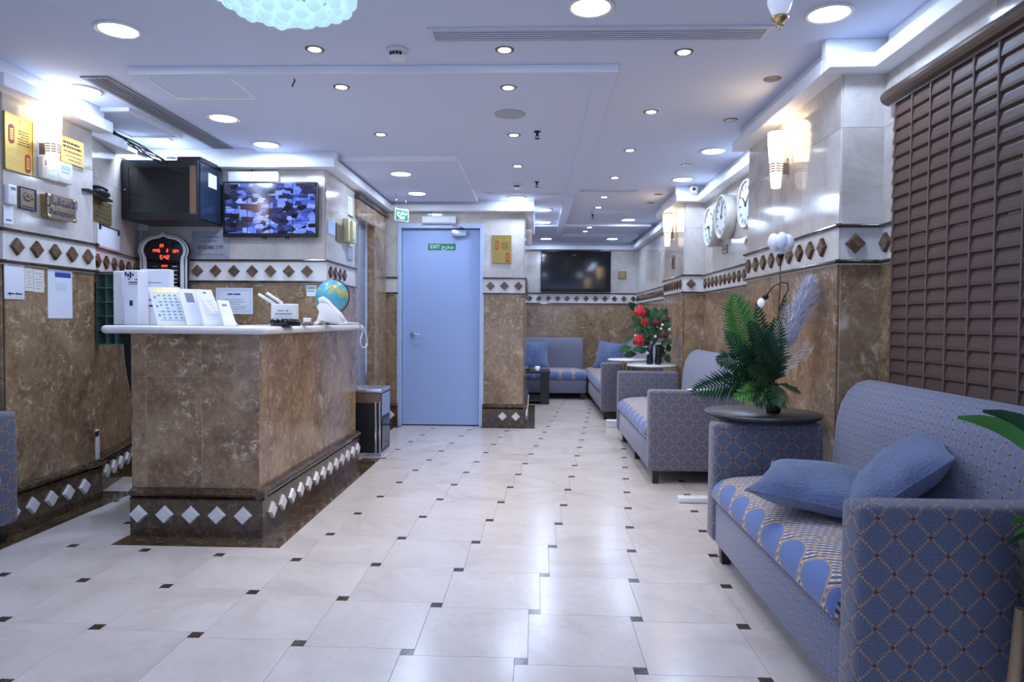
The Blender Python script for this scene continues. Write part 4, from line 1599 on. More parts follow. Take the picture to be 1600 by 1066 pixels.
lines(o, [(-w * 0.2, w * 0.25, h * 0.20 - k * 0.035 * h, h * 0.21 - k * 0.035 * h) for k in range(5)], 'paper_blue', d)

# --- left recess wall behind the counter
o, w, h, d = plate('gold_sign', W_RL, 146, 313, 174.5, 348, 0.01, 'gold_dark', 'small dull gold sign below the black router shelf', 'sign')
lines(o, textlines(w, h, 4, -0.38 * h, 0.38 * h, 0.1 * w, 44, 0.35, 0.6), 'ink', d)
o, w, h, d = plate('router_shelf', W_RL, 139.5, 304, 176, 307.5, 0.07, 'black_plastic', 'thin black wall shelf behind the left pillar', 'shelf')
p = W_RL.hit(155, 303, 0.055)
t = thing('black_router', 'flat black router lying on the thin wall shelf', 'router', mw=W_RL.mat(Vector((p.x, p.y, o.matrix_world.translation.z + h / 2))))
MB().box(-0.085, 0.085, 0.001, 0.032, -0.04, 0.04).build('body', 'black_plastic', t, 0.012, 2)
MB().box(-0.075, 0.07, 0.034, 0.052, -0.045, 0.03).build('lid', 'black_gloss', t, 0.006, 2)
o, w, h, d = plate('paper_sheet', W_RL, 153, 355, 187, 388, 0.003, 'paper', 'curled blank paper sheet held by black clips on the recess wall', 'paper')
for s in (-1, 1):
    MB().box(s * w * 0.42 - 0.012, s * w * 0.42 + 0.012, h * 0.25, h * 0.52, -0.001, 0.010).build('clip', 'black_plastic', o, 0.002, 1)
MB().box(-w * 0.42, w * 0.42, h * 0.46, h * 0.51, -0.001, 0.006).build('bar', 'black_plastic', o)

# green glass key rack
YK = 4.17
zt, zb = onY(160, 428, YK).z, onY(160, 538, YK).z
RW, RH = 0.36, zt - zb
t = thing('key_rack', 'green glass pigeonhole rack behind the counter at the left', 'rack', (-2.735, YK, zb))
MB().box(0, RW, 0.085, 0.093, 0, RH).build('rack_back', 'green_glass', t)
for k in range(6):
    z = RH * k / 5
    MB().box(0, RW, 0.0, 0.085, z - 0.003, z + 0.003).build('glass_shelf', 'green_glass', t)
for k in range(7):
    x = RW * k / 6
    MB().box(x - 0.0025, x + 0.0025, 0.002, 0.085, 0, RH).build('divider', 'green_glass', t)
MB().box(-0.005, RW + 0.005, 0.0, 0.095, RH + 0.003, RH + 0.014).build('top_cap', 'rail_marble', t)
for z in (0.06, RH - 0.06):
    MB().box(-0.03, 0.0, 0.04, 0.07, z - 0.012, z + 0.012).build('wall_bracket', 'black_metal', t)

# white cable duct on the recess wall
o, w, h, d = plate('cable_duct', W_RL, 144, 673, 156, 745, 0.045, 'white_plastic', 'slim white duct low on the wall behind the left pillar', 'duct', bevel=0.004)
MB().box(-w * 0.4, w * 0.4, h * 0.36, h * 0.48, d - 0.001, d + 0.001).build('slot', 'black_plastic', o)

# office chair behind the counter
t = thing('office_chair', 'black office chair tucked behind the left end of the counter', 'chair', (-2.10, 4.09, 0), PI)
prof = []
vs, fs = [], []
n = 12
for k in range(n + 1):
    f = k / n
    z = 0.42 + 0.66 * f
    half = 0.165 + 0.060 * math.sin(PI * 0.62 * f) ** 1.5 if f < 0.97 else 0.22
    x = 0.03 * math.sin(PI * f)
    for s, yy in ((-1, 0), (-0.5, -0.03), (0, -0.04), (0.5, -0.03), (1, 0)):
        vs.append((s * half, 0.22 + yy + 0.05 * f, z))
    for s, yy in ((1, 0.05), (0.5, 0.04), (0, 0.03), (-0.5, 0.04), (-1, 0.05)):
        vs.append((s * half, 0.22 + yy + 0.05 * f, z))
for k in range(n):
    for i in range(10):
        j = (i + 1) % 10
        fs.append((k * 10 + i, k * 10 + j, (k + 1) * 10 + j, (k + 1) * 10 + i))
b = MB()._add(vs, fs, True)
b.f.append(list(range(9, -1, -1)))
b.f.append([n * 10 + i for i in range(10)])
b.build('backrest', 'black_fabric', t)
MB().box(-0.24, 0.24, -0.24, 0.22, 0.42, 0.50).build('seat', 'black_fabric', t, 0.03, 3)
MB().cyl((0, 0, 0), 0.03, 0.08, 0.42, 14).build('column', 'black_metal', t)
for k in range(5):
    a = 2 * PI * k / 5 + 0.2
    lg = MB().tube([(0, 0, 0.09), (0.22 * math.cos(a), 0.22 * math.sin(a), 0.06)], [0.022, 0.014], 8).build('base_arm', 'black_metal', t)
    MB().sphere((0.22 * math.cos(a), 0.22 * math.sin(a), 0.026), 0.026, 10, 6).build('castor', 'rubber', lg)

# ================================================================ RECEPTION WALL
# black equipment cabinet
YF, YB = 4.68, 5.05
pl, pr_ = onY(190, 300, YF), onY(309, 300, YF)
zt, zb = onY(250, 250, YF).z, onY(250, 343, YF).z
t = thing('equipment_cabinet', 'black wall cabinet with a dark glass door and dark blue side', 'cabinet', ((pl.x + pr_.x) / 2, YB, zb))
cw, chh, cd = (pr_.x - pl.x) / 2, zt - zb, YB - YF
MB().box(-cw, cw, -cd + 0.02, 0, 0, chh).build('cabinet_body', 'cabinet_dark', t, 0.004, 1)
MB().box(cw, cw + 0.006, -cd + 0.025, -0.005, 0.01, chh - 0.01).build('side_panel', 'cabinet_blue', t)
dr = MB()
for q in ((-cw, -cw + 0.05, 0, chh), (cw - 0.06, cw, 0, chh), (-cw + 0.05, cw - 0.06, 0, 0.05), (-cw + 0.05, cw - 0.06, chh - 0.05, chh)):
    dr.box(q[0], q[1], -cd, -cd + 0.02, q[2], q[3])
dr = dr.build('door_frame', 'cabinet_dark', t)
MB().box(-cw + 0.05, cw - 0.06, -cd + 0.004, -cd + 0.012, 0.05, chh - 0.05).build('door_pane', 'black_gloss', dr)
MB().box(cw - 0.055, cw - 0.012, -cd - 0.002, -cd + 0.001, 0.04, chh - 0.04).build('wood_strip', 'cabinet_wood', dr)
MB().cyl((-cw + 0.025, -cd - 0.002, chh / 2), 0.008, -0.004, 0.004, 10).build('lock', 'chrome', dr)
lb = MB().box(cw + 0.006, cw + 0.008, -cd * 0.62, -cd * 0.28, chh * 0.62, chh * 0.86).build('label', 'paper', t)
MB().box(cw - 0.16, cw + 0.004, -cd + 0.03, -0.02, chh, chh + 0.03).build('top_vent', 'cabinet_dark', t)
ZCAB = zb + chh
t = thing('white_modem', 'white modem on top of the black wall cabinet', 'modem', (-2.63, 4.86, ZCAB + 0.001))
MB().box(-0.12, 0.10, -0.07, 0.07, 0, 0.03).build('case', 'white_plastic', t, 0.006, 2)
for k in range(4):
    MB().box(-0.09 + 0.045 * k, -0.065 + 0.045 * k, -0.074, -0.069, 0.008, 0.02).build('port', 'black_plastic', t)
MB().box(0.0, 0.05, -0.06, 0.0, 0.031, 0.05).build('adapter', 'black_plastic', t)
t = thing('cable_bundle', 'tangle of black cables running down to the wall cabinet', 'cables', (-2.68, 4.62, 2.235))
for k in range(5):
    r_ = random.Random(k)
    pts = [Vector((-0.16 + 0.02 * k, -0.25 + 0.02 * k, 0.10 - 0.01 * k))]
    pts = []
    for i in range(9):
        f = i / 8
        pts.append((-0.10 + 0.22 * f + 0.02 * math.sin(5 * f + k), -0.22 + 0.30 * f, 0.055 - 0.12 * f + 0.012 * k * (1 - f) + 0.012 * math.sin(6 * f + 1.3 * k)))
    MB().tube(pts, 0.005, 6).build('cable', 'black_plastic', t)

# camera monitor
pt = W_TV.hit(420, 326, 0.07)
o, w, h, d = plate('cctv_monitor', W_TV, 348, 284, 495, 370, 0.045, 'black_plastic', 'wall monitor showing a grid of security camera pictures', 'monitor', out=0.03, bevel=0.004)
b = MB()
x0, x1, y0, y1 = -w / 2 + 0.012, w / 2 - 0.012, -h / 2 + 0.022, h / 2 - 0.012
b._add([(x0, y0, d + 0.001), (x1, y0, d + 0.001), (x1, y1, d + 0.001), (x0, y1, d + 0.001)], [(0, 1, 2, 3)], False, [[(0, 0), (1, 0), (1, 1), (0, 1)]])
b.build('screen', 'cctv_screen', o)
MB().box(-0.1, 0.1, -0.1, 0.1, -0.03, 0).build('wall_mount', 'black_metal', o)
for s in (-0.05, 0.12):
    MB().box(s - 0.012, s + 0.012, -h / 2 - 0.012, -h / 2, 0.01, 0.03).build('foot_socket', 'black_plastic', o)
o, w, h, d = plate('white_wall_box', W_TV, 356, 268, 434, 284, 0.05, 'white_plastic', 'long white box on the wall just above the camera monitor', 'box', bevel=0.005)
MB().box(-w * 0.2, w * 0.25, -h * 0.3, h * 0.3, d - 0.001, d + 0.001).build('window', 'cream_plastic', o)
MB().tube([(-w * 0.05, h / 2, 0.02), (-w * 0.05 + 0.003, h / 2 + 0.06, 0.015)], 0.003, 6).build('cable', 'black_plastic', o)
# notice with a phone number
o, w, h, d = plate('number_sign', W_TV, 300, 362, 358, 402.5, 0.006, 'acrylic', 'grey acrylic wall sign with a phone number below the black cabinet', 'sign', bevel=0.001)
text('0155881177', h * 0.20, 'ink', o, 0, -h * 0.12, d + 0.0006)
lines(o, textlines(w, h, 2, 0.05 * h, 0.38 * h, 0.2 * w, 71, 0.35, 0.7) + textlines(w, h, 1, -0.44 * h, -0.33 * h, 0.08 * w, 72, 0.35, 0.95), 'ink_grey', d)
# wall socket and cable
o, w, h, d = plate('wall_socket', W_TV, 213, 345, 228, 360, 0.03, 'white_plastic', 'white socket with plug under the black wall cabinet', 'socket', bevel=0.004)
pts = [(-0.06, 0.03, 0.03), (-0.065, -0.05, 0.035), (-0.04, -0.11, 0.035), (0.0, -0.10, 0.04), (0.015, -0.04, 0.045), (0.0, 0.0, 0.04)]
MB().tube(pts, 0.004, 6).build('cable', 'white_plastic', o)
# paper notice
o, w, h, d = plate('wall_notice', W_TV, 337.5, 450, 395, 491, 0.003, 'paper', 'white framed text notice on brown marble behind the counter', 'notice')
lines(o, textlines(w, h, 1, 0.2 * h, 0.32 * h, 0.3 * w, 80, 0.5, 0.9), 'ink_blue', d)
lines(o, textlines(w, h, 5, -0.34 * h, 0.10 * h, 0.16 * w, 81, 0.25, 0.5), 'ink_grey', d)
e = 0.004
fr = MB()
for q in ((-w * .44, w * .44, h * .40, h * .40 + e), (-w * .44, w * .44, -h * .40, -h * .40 + e), (-w * .44, -w * .44 + e, -h * .4, h * .4), (w * .44 - e, w * .44, -h * .4, h * .4)):
    fr.box(*q, d - 0.0005, d + 0.0005)
fr.build('printed_frame', 'paper_blue', o)
o, w, h, d = plate('wall_sticker', W_TV, 479, 446, 494, 463, 0.002, 'paper', 'small white and teal sticker beside the globe', 'sticker')
lines(o, [(-w * 0.4, w * 0.4, h * 0.14, h * 0.40), (-w * 0.4, w * 0.3, -h * 0.1, h * 0.02)], 'ink_green', d)

# mosque-shaped prayer clock
yc = 4.97
sc = (onY(298, 400, yc) - onY(217, 400, yc)).x / 81.0
cc = onY(257.2, 400, yc)
t = thing('prayer_clock', 'black prayer-time clock with white arch outline and red digits', 'clock', (cc.x, yc, cc.z))


def pxp(x, y):     # zoom pixels -> local metres (x right, y up)
    return ((x - 1130) * 0.11257 * sc, (400 - (y * 0.11257 + 360)) * sc)


half = [(0, 35), (35, 62), (95, 82), (180, 95), (260, 135), (320, 195), (347, 265), (345, 320), (318, 380), (325, 405), (322, 470), (322, 1330)]
half_i = [(0, 92), (30, 112), (85, 128), (160, 140), (215, 170), (255, 220), (272, 272), (268, 318), (236, 382), (232, 405), (228, 470), (228, 1330)]


def outline(hf, k=0.0):
    R = [pxp(1130 + x - k, y + k) for x, y in hf]
    Lf = [pxp(1130 - x + k, y + k) for x, y in hf[1:]]
    return R[::-1] + [pxp(1130, hf[0][1] + k)][:0] + Lf


mwc = Matrix.Rotation(PI / 2, 4, 'X')
poly_o, poly_i = outline(half), outline(half_i)
poly_i2 = outline([(max(0, x - 14), y + 8) for x, y in half_i])
poly_m = outline([(x * 0.93, y + 16) if y < 400 else (x - 30, y) for x, y in half])
n_ = len(poly_o)
bo = MB().prism(poly_o, -0.02, 0.012).build('clock_body', 'black_plastic', t)
bo.matrix_local = mwc
lerp2 = lambda k: [(a * (1 - k) + c * k, b_ * (1 - k) + d_ * k) for (a, b_), (c, d_) in zip(poly_o, poly_i)]
fc = MB().ringprism(poly_o, lerp2(0.22), 0.012, 0.018).build('arch_outline', 'white_plastic', bo)
MB().ringprism(lerp2(0.42), lerp2(0.92), 0.012, 0.020).build('inner_arch', 'white_plastic', bo)
MB().prism(poly_i, 0.011, 0.013).build('clock_face', 'black_gloss', bo)
SEG = {'0': 'abcdef', '1': 'bc', '2': 'abged', '3': 'abgcd', '4': 'fgbc', '5': 'afgcd', '6': 'afgedc', '7': 'abc', '8': 'abcdefg', '9': 'abcfgd'}


def digit(ch, x, y, s, b):
    w_, h_, k = s * 0.5, s, s * 0.085
    segs = {'a': (0, w_, h_ - k, h_ + k), 'g': (0, w_, h_ / 2 - k, h_ / 2 + k), 'd': (0, w_, -k, k),
            'f': (-k, k, h_ / 2, h_), 'e': (-k, k, 0, h_ / 2), 'b': (w_ - k, w_ + k, h_ / 2, h_), 'c': (w_ - k, w_ + k, 0, h_ / 2)}
    if ch == ':':
        for q in (0.25, 0.7):
            b.box(x + w_ * 0.3, x + w_ * 0.3 + 2 * k, y + h_ * q, y + h_ * q + 2 * k, 0.0128, 0.0142)
        return w_ * 0.9
    if ch == ' ':
        return w_ * 0.9
    for c in SEG[ch]:
        x0, x1, y0, y1 = segs[c]
        b.box(x + x0, x + x1, y + y0, y + y1, 0.0128, 0.0142)
    return w_ + s * 0.28


for s_, cx_, cy_, hh in (('23', 1105, 235, 34), ('1446', 1025, 305, 38), ('2', 1185, 305, 38), ('224', 1300, 310, 34), ('5:42', 1155, 400, 48)):
    b = MB()
    x, y = pxp(cx_, cy_)
    s = hh * 0.11257 * sc
    tot = len(s_) * s * 0.75
    x -= tot / 2
    for chh_ in s_:
        x += digit(chh_, x, y, s, b)
    b.build('led_digits', 'led_red', bo)
for k, yy in enumerate((505, 560, 620, 675, 725, 775)):
    b = MB()
    x, y = pxp(1105, yy)
    s = 22 * 0.11257 * sc
    for chh_ in ('04:27', '05:45', '12:12', '03:31', '06:38', '08:08')[k]:
        x += digit(chh_, x, y, s, b)
    b.build('led_digits', 'led_red', bo)
    x, y = pxp(1250, yy)
    lines(bo, [(x, x + 0.035, y, y + 0.006)], 'paper', 0.0135)
    x, y = pxp(965, yy)
    lines(bo, [(x, x + 0.04, y, y + 0.005)], 'ink_grey', 0.0135)
# clock stands on a hidden low shelf
zb_ = cc.z + pxp(0, 1330)[1]
sh = MB().box(-2.95, -1.9, 4.83, 5.04, zb_ - 0.03, zb_).build('back_shelf', 'dark_wood')
tag(sh, 'low dark back shelf behind the reception counter', 'shelf')

# ================================================================ LIFT LOBBY WALL
o, w, h, d = plate('wall_poster', W_EL, 512.5, 345, 524, 367, 0.003, 'paper_blue', 'blue picture poster on the wall before the lift', 'poster')
lines(o, textlines(w, h, 3, -0.4 * h, 0.0, 0.1 * w, 91, 0.3, 0.4), 'paper', d)
o, w, h, d = plate('bronze_plaque', W_EL, 526.5, 351, 537, 378, 0.01, 'bronze', 'bronze plaque right of the blue poster before the lift', 'plaque')
lines(o, textlines(w, h, 5, -0.4 * h, 0.4 * h, 0.12 * w, 93, 0.3, 0.6), 'ink', d)
o, w, h, d = plate('paper_notice', W_EL, 544, 308, 551, 339, 0.002, 'paper', 'narrow paper notice above the yellow wall phone', 'notice')
lines(o, textlines(w, h, 6, -0.3 * h, 0.42 * h, 0.12 * w, 95, 0.3, 0.5), 'paper_blue', d)
MB().box(-w / 2, w / 2, -h * 0.5, -h * 0.42, d - 0.0005, d + 0.001).build('black_edge', 'ink', o)
o, w, h, d = plate('wall_phone', W_EL, 545, 344, 556.5, 379, 0.05, 'yellow_plastic', 'pale yellow wall phone beside the lift portal', 'phone', bevel=0.008)
MB().box(-w * 0.32, w * 0.0, -h * 0.44, h * 0.44, d - 0.002, d + 0.025).build('handset', 'yellow_plastic', o, 0.008, 2)
MB().box(w * 0.1, w * 0.36, -h * 0.05, h * 0.3, d - 0.001, d + 0.003).build('keypad', 'cream_plastic', o)
pts = [(w * 0.1 + 0.008 * math.cos(q * 1.3), -h / 2 - 0.005 * q, 0.02 + 0.008 * math.sin(q * 1.3)) for q in range(22)]
MB().tube(pts, 0.003, 6).build('cord', 'yellow_plastic', o)
o, w, h, d = plate('call_panel', W_EL, 543.5, 384, 551.5, 405.5, 0.012, 'steel', 'steel lift call panel below the yellow wall phone', 'panel')
for k in (-1, 1):
    MB().cyl((0, k * h * 0.2, d - 0.001), 0.012, 0, 0.004, 14).build('button', 'chrome', o)
MB().box(-w * 0.3, w * 0.3, h * 0.36, h * 0.44, d - 0.001, d + 0.001).build('indicator', 'black_gloss', o)

# ================================================================ FAR ROOM WALL THINGS
o, w, h, d = plate('television', W_BACK, 845.5, 392, 954.5, 456, 0.06, 'black_plastic', 'wide black television switched off on the far back wall', 'television', out=0.04, bevel=0.006)
MB().box(-w / 2 + 0.012, w / 2 - 0.012, -h / 2 + 0.045, h / 2 - 0.012, d - 0.001, d + 0.002).build('screen', 'black_gloss', o)
MB().box(-0.2, 0.2, -0.15, 0.15, -0.04, 0).build('wall_mount', 'black_metal', o)
MB().box(w / 2 - 0.16, w / 2 - 0.02, h / 2 - 0.02, h / 2 + 0.012, -0.03, 0.03).build('top_box', 'white_plastic', o, 0.004, 1)
MB().tube([(w * 0.23, h / 2, 0.0), (w * 0.235, h / 2 + 0.16, -0.01), (w * 0.23, h / 2 + 0.3, 0.0)], 0.004, 6).build('cable', 'black_plastic', o)
o, w, h, d = plate('small_picture', W_BACK, 966, 424, 978, 435.5, 0.02, 'bronze', 'small square brown picture right of the wide television', 'picture')
MB().box(-w * 0.36, w * 0.36, -h * 0.36, h * 0.36, d - 0.001, d + 0.002).build('print', 'gold_dark', o)
o, w, h, d = plate('wall_switch', W_P2, 1049.5, 400, 1053, 419, 0.012, 'bronze', 'dark narrow plate below the lamp of the far right pillar', 'plate')
MB().box(-w * 0.3, w * 0.3, -h * 0.3, h * 0.3, d - 0.001, d + 0.002).build('insert', 'black_plastic', o)
t = thing('wall_device', 'small white device on the wall end beside the door', 'device', (-0.125 + 0.012, 7.42, 1.92))
MB().box(0, 0.06, -0.05, 0.05, 0, 0.16).build('case', 'white_plastic', t, 0.012, 2)
MB().box(0.01, 0.05, -0.054, -0.048, 0.03, 0.13).build('cover', 'cream_plastic', t, 0.002, 1)


# ---- three clocks
def clock(px, py, hpx, label, seed, tilt=0.0):
    out = 0.10
    p = W_R1.hit(px, py, out)
    top = W_R1.hit(px, py - hpx / 2, out).z
    R = top - p.z
    base = p - W_R1.n * out
    t = thing('wall_clock', label, 'clock', mw=W_R1.mat(base), group='round wall clocks')
    MB().lathe([(0.0, 0), (R * 0.80, 0), (R * 0.95, 0.015), (R, 0.05), (R, 0.085), (R * 0.95, 0.10), (R * 0.88, 0.092), (R * 0.86, 0.085)], 40).build('case', 'clock_rim', t)
    fc = MB().lathe([(0.0, 0.087), (R * 0.87, 0.086)], 40, caps=False).build('dial', 'clock_face', t)
    for k in range(12):
        a = 2 * PI * k / 12
        m = Matrix.Rotation(a, 4, 'Z') @ Matrix.Translation((0, R * 0.70, 0.088))
        q = MB().box(-0.005, 0.005, -R * 0.09, R * 0.09, 0, 0.001).build('hour_mark', 'ink', fc)
        q.matrix_local = m
    rr = random.Random(seed)
    for ln, wd_ in ((0.45, 0.007), (0.65, 0.005)):
        q = MB().box(-wd_, wd_, -0.02, R * ln, 0.001, 0.003).build('clock_hand', 'ink', fc)
        q.matrix_local = Matrix.Rotation(rr.uniform(0, 6.28), 4, 'Z') @ Matrix.Translation((0, 0, 0.089))
    MB().cyl((0, 0, 0.086), 0.010, 0, 0.008, 12).build('hub', 'ink', fc)
    return t


clock(1162, 319, 78, 'white round wall clock nearest the lamp pillar', 1)
clock(1124.5, 339, 69, 'white round wall clock in the middle of the three', 2)
clock(1105.5, 355, 62, 'white round wall clock nearest the security camera', 3)
for px, py0, py1, lab in ((1131.5, 383, 396, 'small grey name plate below the middle clock'), (1167, 372, 381, 'small dark name plate below the clock nearest the lamp pillar')):
    o, w, h, d = plate('name_plate', W_R1, px - 4, py0, px + 4, py1, 0.008, 'bronze', lab, 'plate')
    lines(o, [(-w * 0.4, w * 0.4, -h * 0.06, h * 0.06)], 'ink', d)

# ================================================================ THINGS ON THE COUNTER
# tall white file boxes
def filebox(px0, px1, pytop, y, depth, rot, label, mat='paper', tag_lines=None):
    a, b_ = onY(px0, 505, y), onY(px1, 505, y)
    zt = onY((px0 + px1) / 2, pytop, y).z
    w = b_.x - a.x
    t = thing('file_binder', label, 'binder', ((a.x + b_.x) / 2, y, ZW), rot)
    MB().box(-w / 2, w / 2, 0, depth, 0, zt - ZW).build('binder_cover', mat, t, 0.003, 1)
    MB().box(-w / 2 + 0.004, w / 2 - 0.004, 0.004, depth - 0.004, zt - ZW - 0.002, zt - ZW + 0.003).build('pages', 'white_plastic', t)
    h = zt - ZW
    if tag_lines:
        b = MB()
        for x0, x1, z0, z1 in tag_lines:
            b.box(x0 * w, x1 * w, -0.0008, 0.0004, z0 * h, z1 * h)
        tag(b.build('printed_lines', 'ink', t), kind='stuff')
    return t


filebox(177, 192, 424, 3.62, 0.24, -0.05, 'grey-white file box standing leftmost on the counter', 'white_plastic')
tl = [(-0.4 + 0.16 * k, -0.34 + 0.16 * k + 0.06, 0.90 - 0.02 * (k % 3), 0.97 - 0.03 * (k % 2)) for k in range(4)] + [(-0.15, 0.45, 0.77, 0.79), (-0.15, 0.45, 0.74, 0.75), (-0.2, -0.05, 0.83, 0.85), (0.3, 0.45, 0.82, 0.84), (-0.1, 0.12, 0.35, 0.45)]
filebox(193.5, 216.5, 422.5, 3.55, 0.10, 0.0, 'white file binder with black print on its spine', 'paper', tl)
filebox(218.5, 265, 421.5, 3.66, 0.05, 0.0, 'wide white folder standing behind the price sheet', 'paper', [(-0.2, 0.25, 0.76, 0.77), (-0.35, -0.2, 0.68, 0.70), (-0.3, -0.2, 0.58, 0.60), (-0.25, -0.1, 0.44, 0.46), (-0.36, -0.06, 0.33, 0.36)])


def stand(bl, br, tr, tl, y0, lean, label, fill):
    """leaning sheet holder from its front corners; foot on the worktop"""
    B0, B1 = onY(*bl, y0), onY(*br, y0 + 0.05)
    T0, T1 = onY(*tl, y0 + lean), onY(*tr, y0 + lean + 0.05)
    B0.z = B1.z = ZW + 0.002
    org = (B0 + B1) / 2
    org.z = ZW
    t = thing('sheet_stand', label, 'sheet stand', org)
    A = [p - org for p in (B0, B1, T1, T0)]
    MB().quadslab(*A, 0.004).build('holder', 'white_plastic', t)
    n = (A[1] - A[0]).cross(A[3] - A[0]).normalized()
    s = A[3] - A[0]

    def P(u, v, k=0.001):
        return A[0].lerp(A[1], u).lerp(A[3].lerp(A[2], u), v) + n * k
    MB().quadslab(P(.04, .04), P(.96, .04), P(.96, .96), P(.04, .96), 0.0008).build('sheet', 'paper', t)
    for m, rects in fill.items():
        b = MB()
        for u0, u1, v0, v1 in rects:
            b.quadslab(P(u0, v0, .0016), P(u1, v0, .0016), P(u1, v1, .0016), P(u0, v1, .0016), 0.0005)
        tag(b.build('print', m, t), kind='stuff')
    # rear strut
    c0, c1 = P(0.5, 0.6, -0.004), P(0.5, 0.0, -0.004) + Vector((0, 0.09, 0))
    c1.z = 0.002
    MB().tube([c0, c1], 0.004, 6).build('strut', 'white_plastic', t)
    return t


r_ = random.Random(9)
cal_g = [(0.22 + 0.17 * i + 0.0, 0.30 + 0.17 * i, 0.16 + 0.085 * j, 0.20 + 0.085 * j) for i in range(4) for j in range(8) if r_.random() < 0.85]
cal_k = [(0.10, 0.16, 0.70 - 0.24 * j, 0.76 - 0.24 * j) for j in range(3)] + [(0.12, 0.92, 0.12, 0.13), (0.12, 0.92, 0.35, 0.355), (0.12, 0.92, 0.60, 0.605)]
stand((247, 507), (300, 507), (280, 449), (231, 449), 3.42, 0.09, 'price sheet in a stand with gold heading and green figures', {'ink_green': cal_g, 'ink_grey': cal_k, 'gold': [(0.10, 0.90, 0.86, 0.95)]})
stand((293, 507), (320, 507), (304, 452), (276, 451), 3.40, 0.09, 'white leaflet stand with a grey picture at its top', {'ink_grey': [(0.35, 0.80, 0.62, 0.88)], 'paper_blue': [(0.15, 0.85, 0.10, 0.55)][:0]})
stand((319, 507), (352, 507), (330, 453), (303, 452), 3.38, 0.09, 'white sheet stand with faint grey text lines', {'ink_grey': [(0.45, 0.62, 0.88, 0.93)] + [(0.25, 0.85 - 0.1 * (k % 2), 0.28 + 0.05 * k, 0.287 + 0.05 * k) for k in range(9)]})
stand((350, 507), (370, 507), (357, 470), (339, 469), 3.36, 0.07, 'smallest leaning card holder, rightmost of the counter sheets', {'ink_grey': [(0.3, 0.7, 0.76, 0.84)], 'cream_plastic': [(0.1, 0.9, 0.15, 0.45)]})

# router with white card
y = 3.62
c0 = onY(446, 505, y)
t = thing('wireless_router', 'dark router with two white antennas and a white card, on the counter', 'router', (c0.x, y, ZW))
sc_ = y / F
MB().lathe([(0.075, 0), (0.080, 0.006), (0.078, 0.03), (0.070, 0.038), (0.0, 0.038)], 32).build('base', 'black_gloss', t)
bx = MB().box(-0.068, 0.062, -0.03, 0.03, 0.028, 0.118).build('white_case', 'white_plastic', t, 0.004, 1)
for k, (zz, s) in enumerate(((0.077, 'NOT KEY'), (0.058, 'RECEPTION'))):
    pass
b = MB()
for x0, x1, z0, z1 in ((-0.030, 0.008, 0.078, 0.084), (0.012, 0.030, 0.078, 0.084), (-0.045, 0.045, 0.062, 0.068)):
    k = x0
    while k < x1 - 0.004:
        b.box(k, min(x1, k + 0.0055), -0.0306, -0.0298, z0, z1)
        k += 0.0085
tag(b.build('printed_lines', 'ink', t), kind='stuff')
for (xa, ya), (xb, yb) in (((404, 460), (429, 475)), ((417, 458), (441, 474))):
    a, b_ = onY(xa, ya, y), onY(xb, yb, y)
    o_ = Vector((c0.x, y, ZW))
    MB().tube([b_ - o_, a - o_], [0.0085, 0.0075], 10).build('antenna', 'white_plastic', t)

t = thing('charger_cube', 'small white charger cube between router and phone', 'charger', (onY(480, 505, 3.9).x, 3.9, ZW))
MB().box(-0.02, 0.02, -0.015, 0.015, 0.018, 0.045).build('cube', 'white_plastic', t, 0.004, 2)
MB().box(-0.026, 0.03, -0.02, 0.02, 0, 0.018).build('holder', 'bronze', t, 0.003, 1)
t = thing('pen_stub', 'tiny white cap next to the desk phone', 'cap', (onY(493, 507, 4.0).x, 4.0, ZW))
MB().lathe([(0.008, 0), (0.008, 0.018), (0.005, 0.022), (0.0, 0.022)], 14).build('cap', 'white_plastic', t)

# globe
y = 4.78
gc = onY(519, 463.5, y)
R = 25.5 / F * y
t = thing('desk_globe', 'turquoise desk globe on the far end of the worktop', 'globe', (gc.x, y, ZW))
zc = gc.z - ZW
MB().sphere((0, 0, 0), R, 40, 24).build('sphere', 'globe_map', t, mw=Matrix.Translation((0, 0, zc)))
pts = [((R + 0.008) * math.sin(q), 0, zc - (R + 0.008) * math.cos(q)) for q in [(-0.5 + 3.6 * i / 20) for i in range(21)]]
MB().tube(pts, 0.004, 6).build('meridian_arm', 'black_plastic', t)
MB().lathe([(0.07, 0), (0.07, 0.006), (0.02, 0.016), (0.010, 0.05), (0.008, zc - R)], 24, (0.02, 0, 0)).build('base', 'black_plastic', t)

# desk phone with handset and hanging cord
y = 4.30
s = y / F
c0 = onY(520, 508, y)
t = thing('desk_phone', 'white desk phone propped on its stand beside the globe', 'phone', (c0.x, y, ZW))


def lp(px, py, yy=0.0):
    p = onY(px, py, y + yy)
    return Vector((p.x - c0.x, yy, p.z - ZW))


def sideprism(pts, y0, y1, name, m, parent, bev=0.004):
    b = MB()
    n = len(pts)
    vs = [(p.x, y0, max(0.001, p.z)) for p in pts] + [(p.x, y1, max(0.001, p.z)) for p in pts]
    fs = [tuple(range(n)), tuple(range(2 * n - 1, n - 1, -1))] + [(j, i, n + i, n + j) for i, j in ((i, (i + 1) % n) for i in range(n))]
    b._add(vs, fs)
    return b.build(name, m, parent, bev, 2)


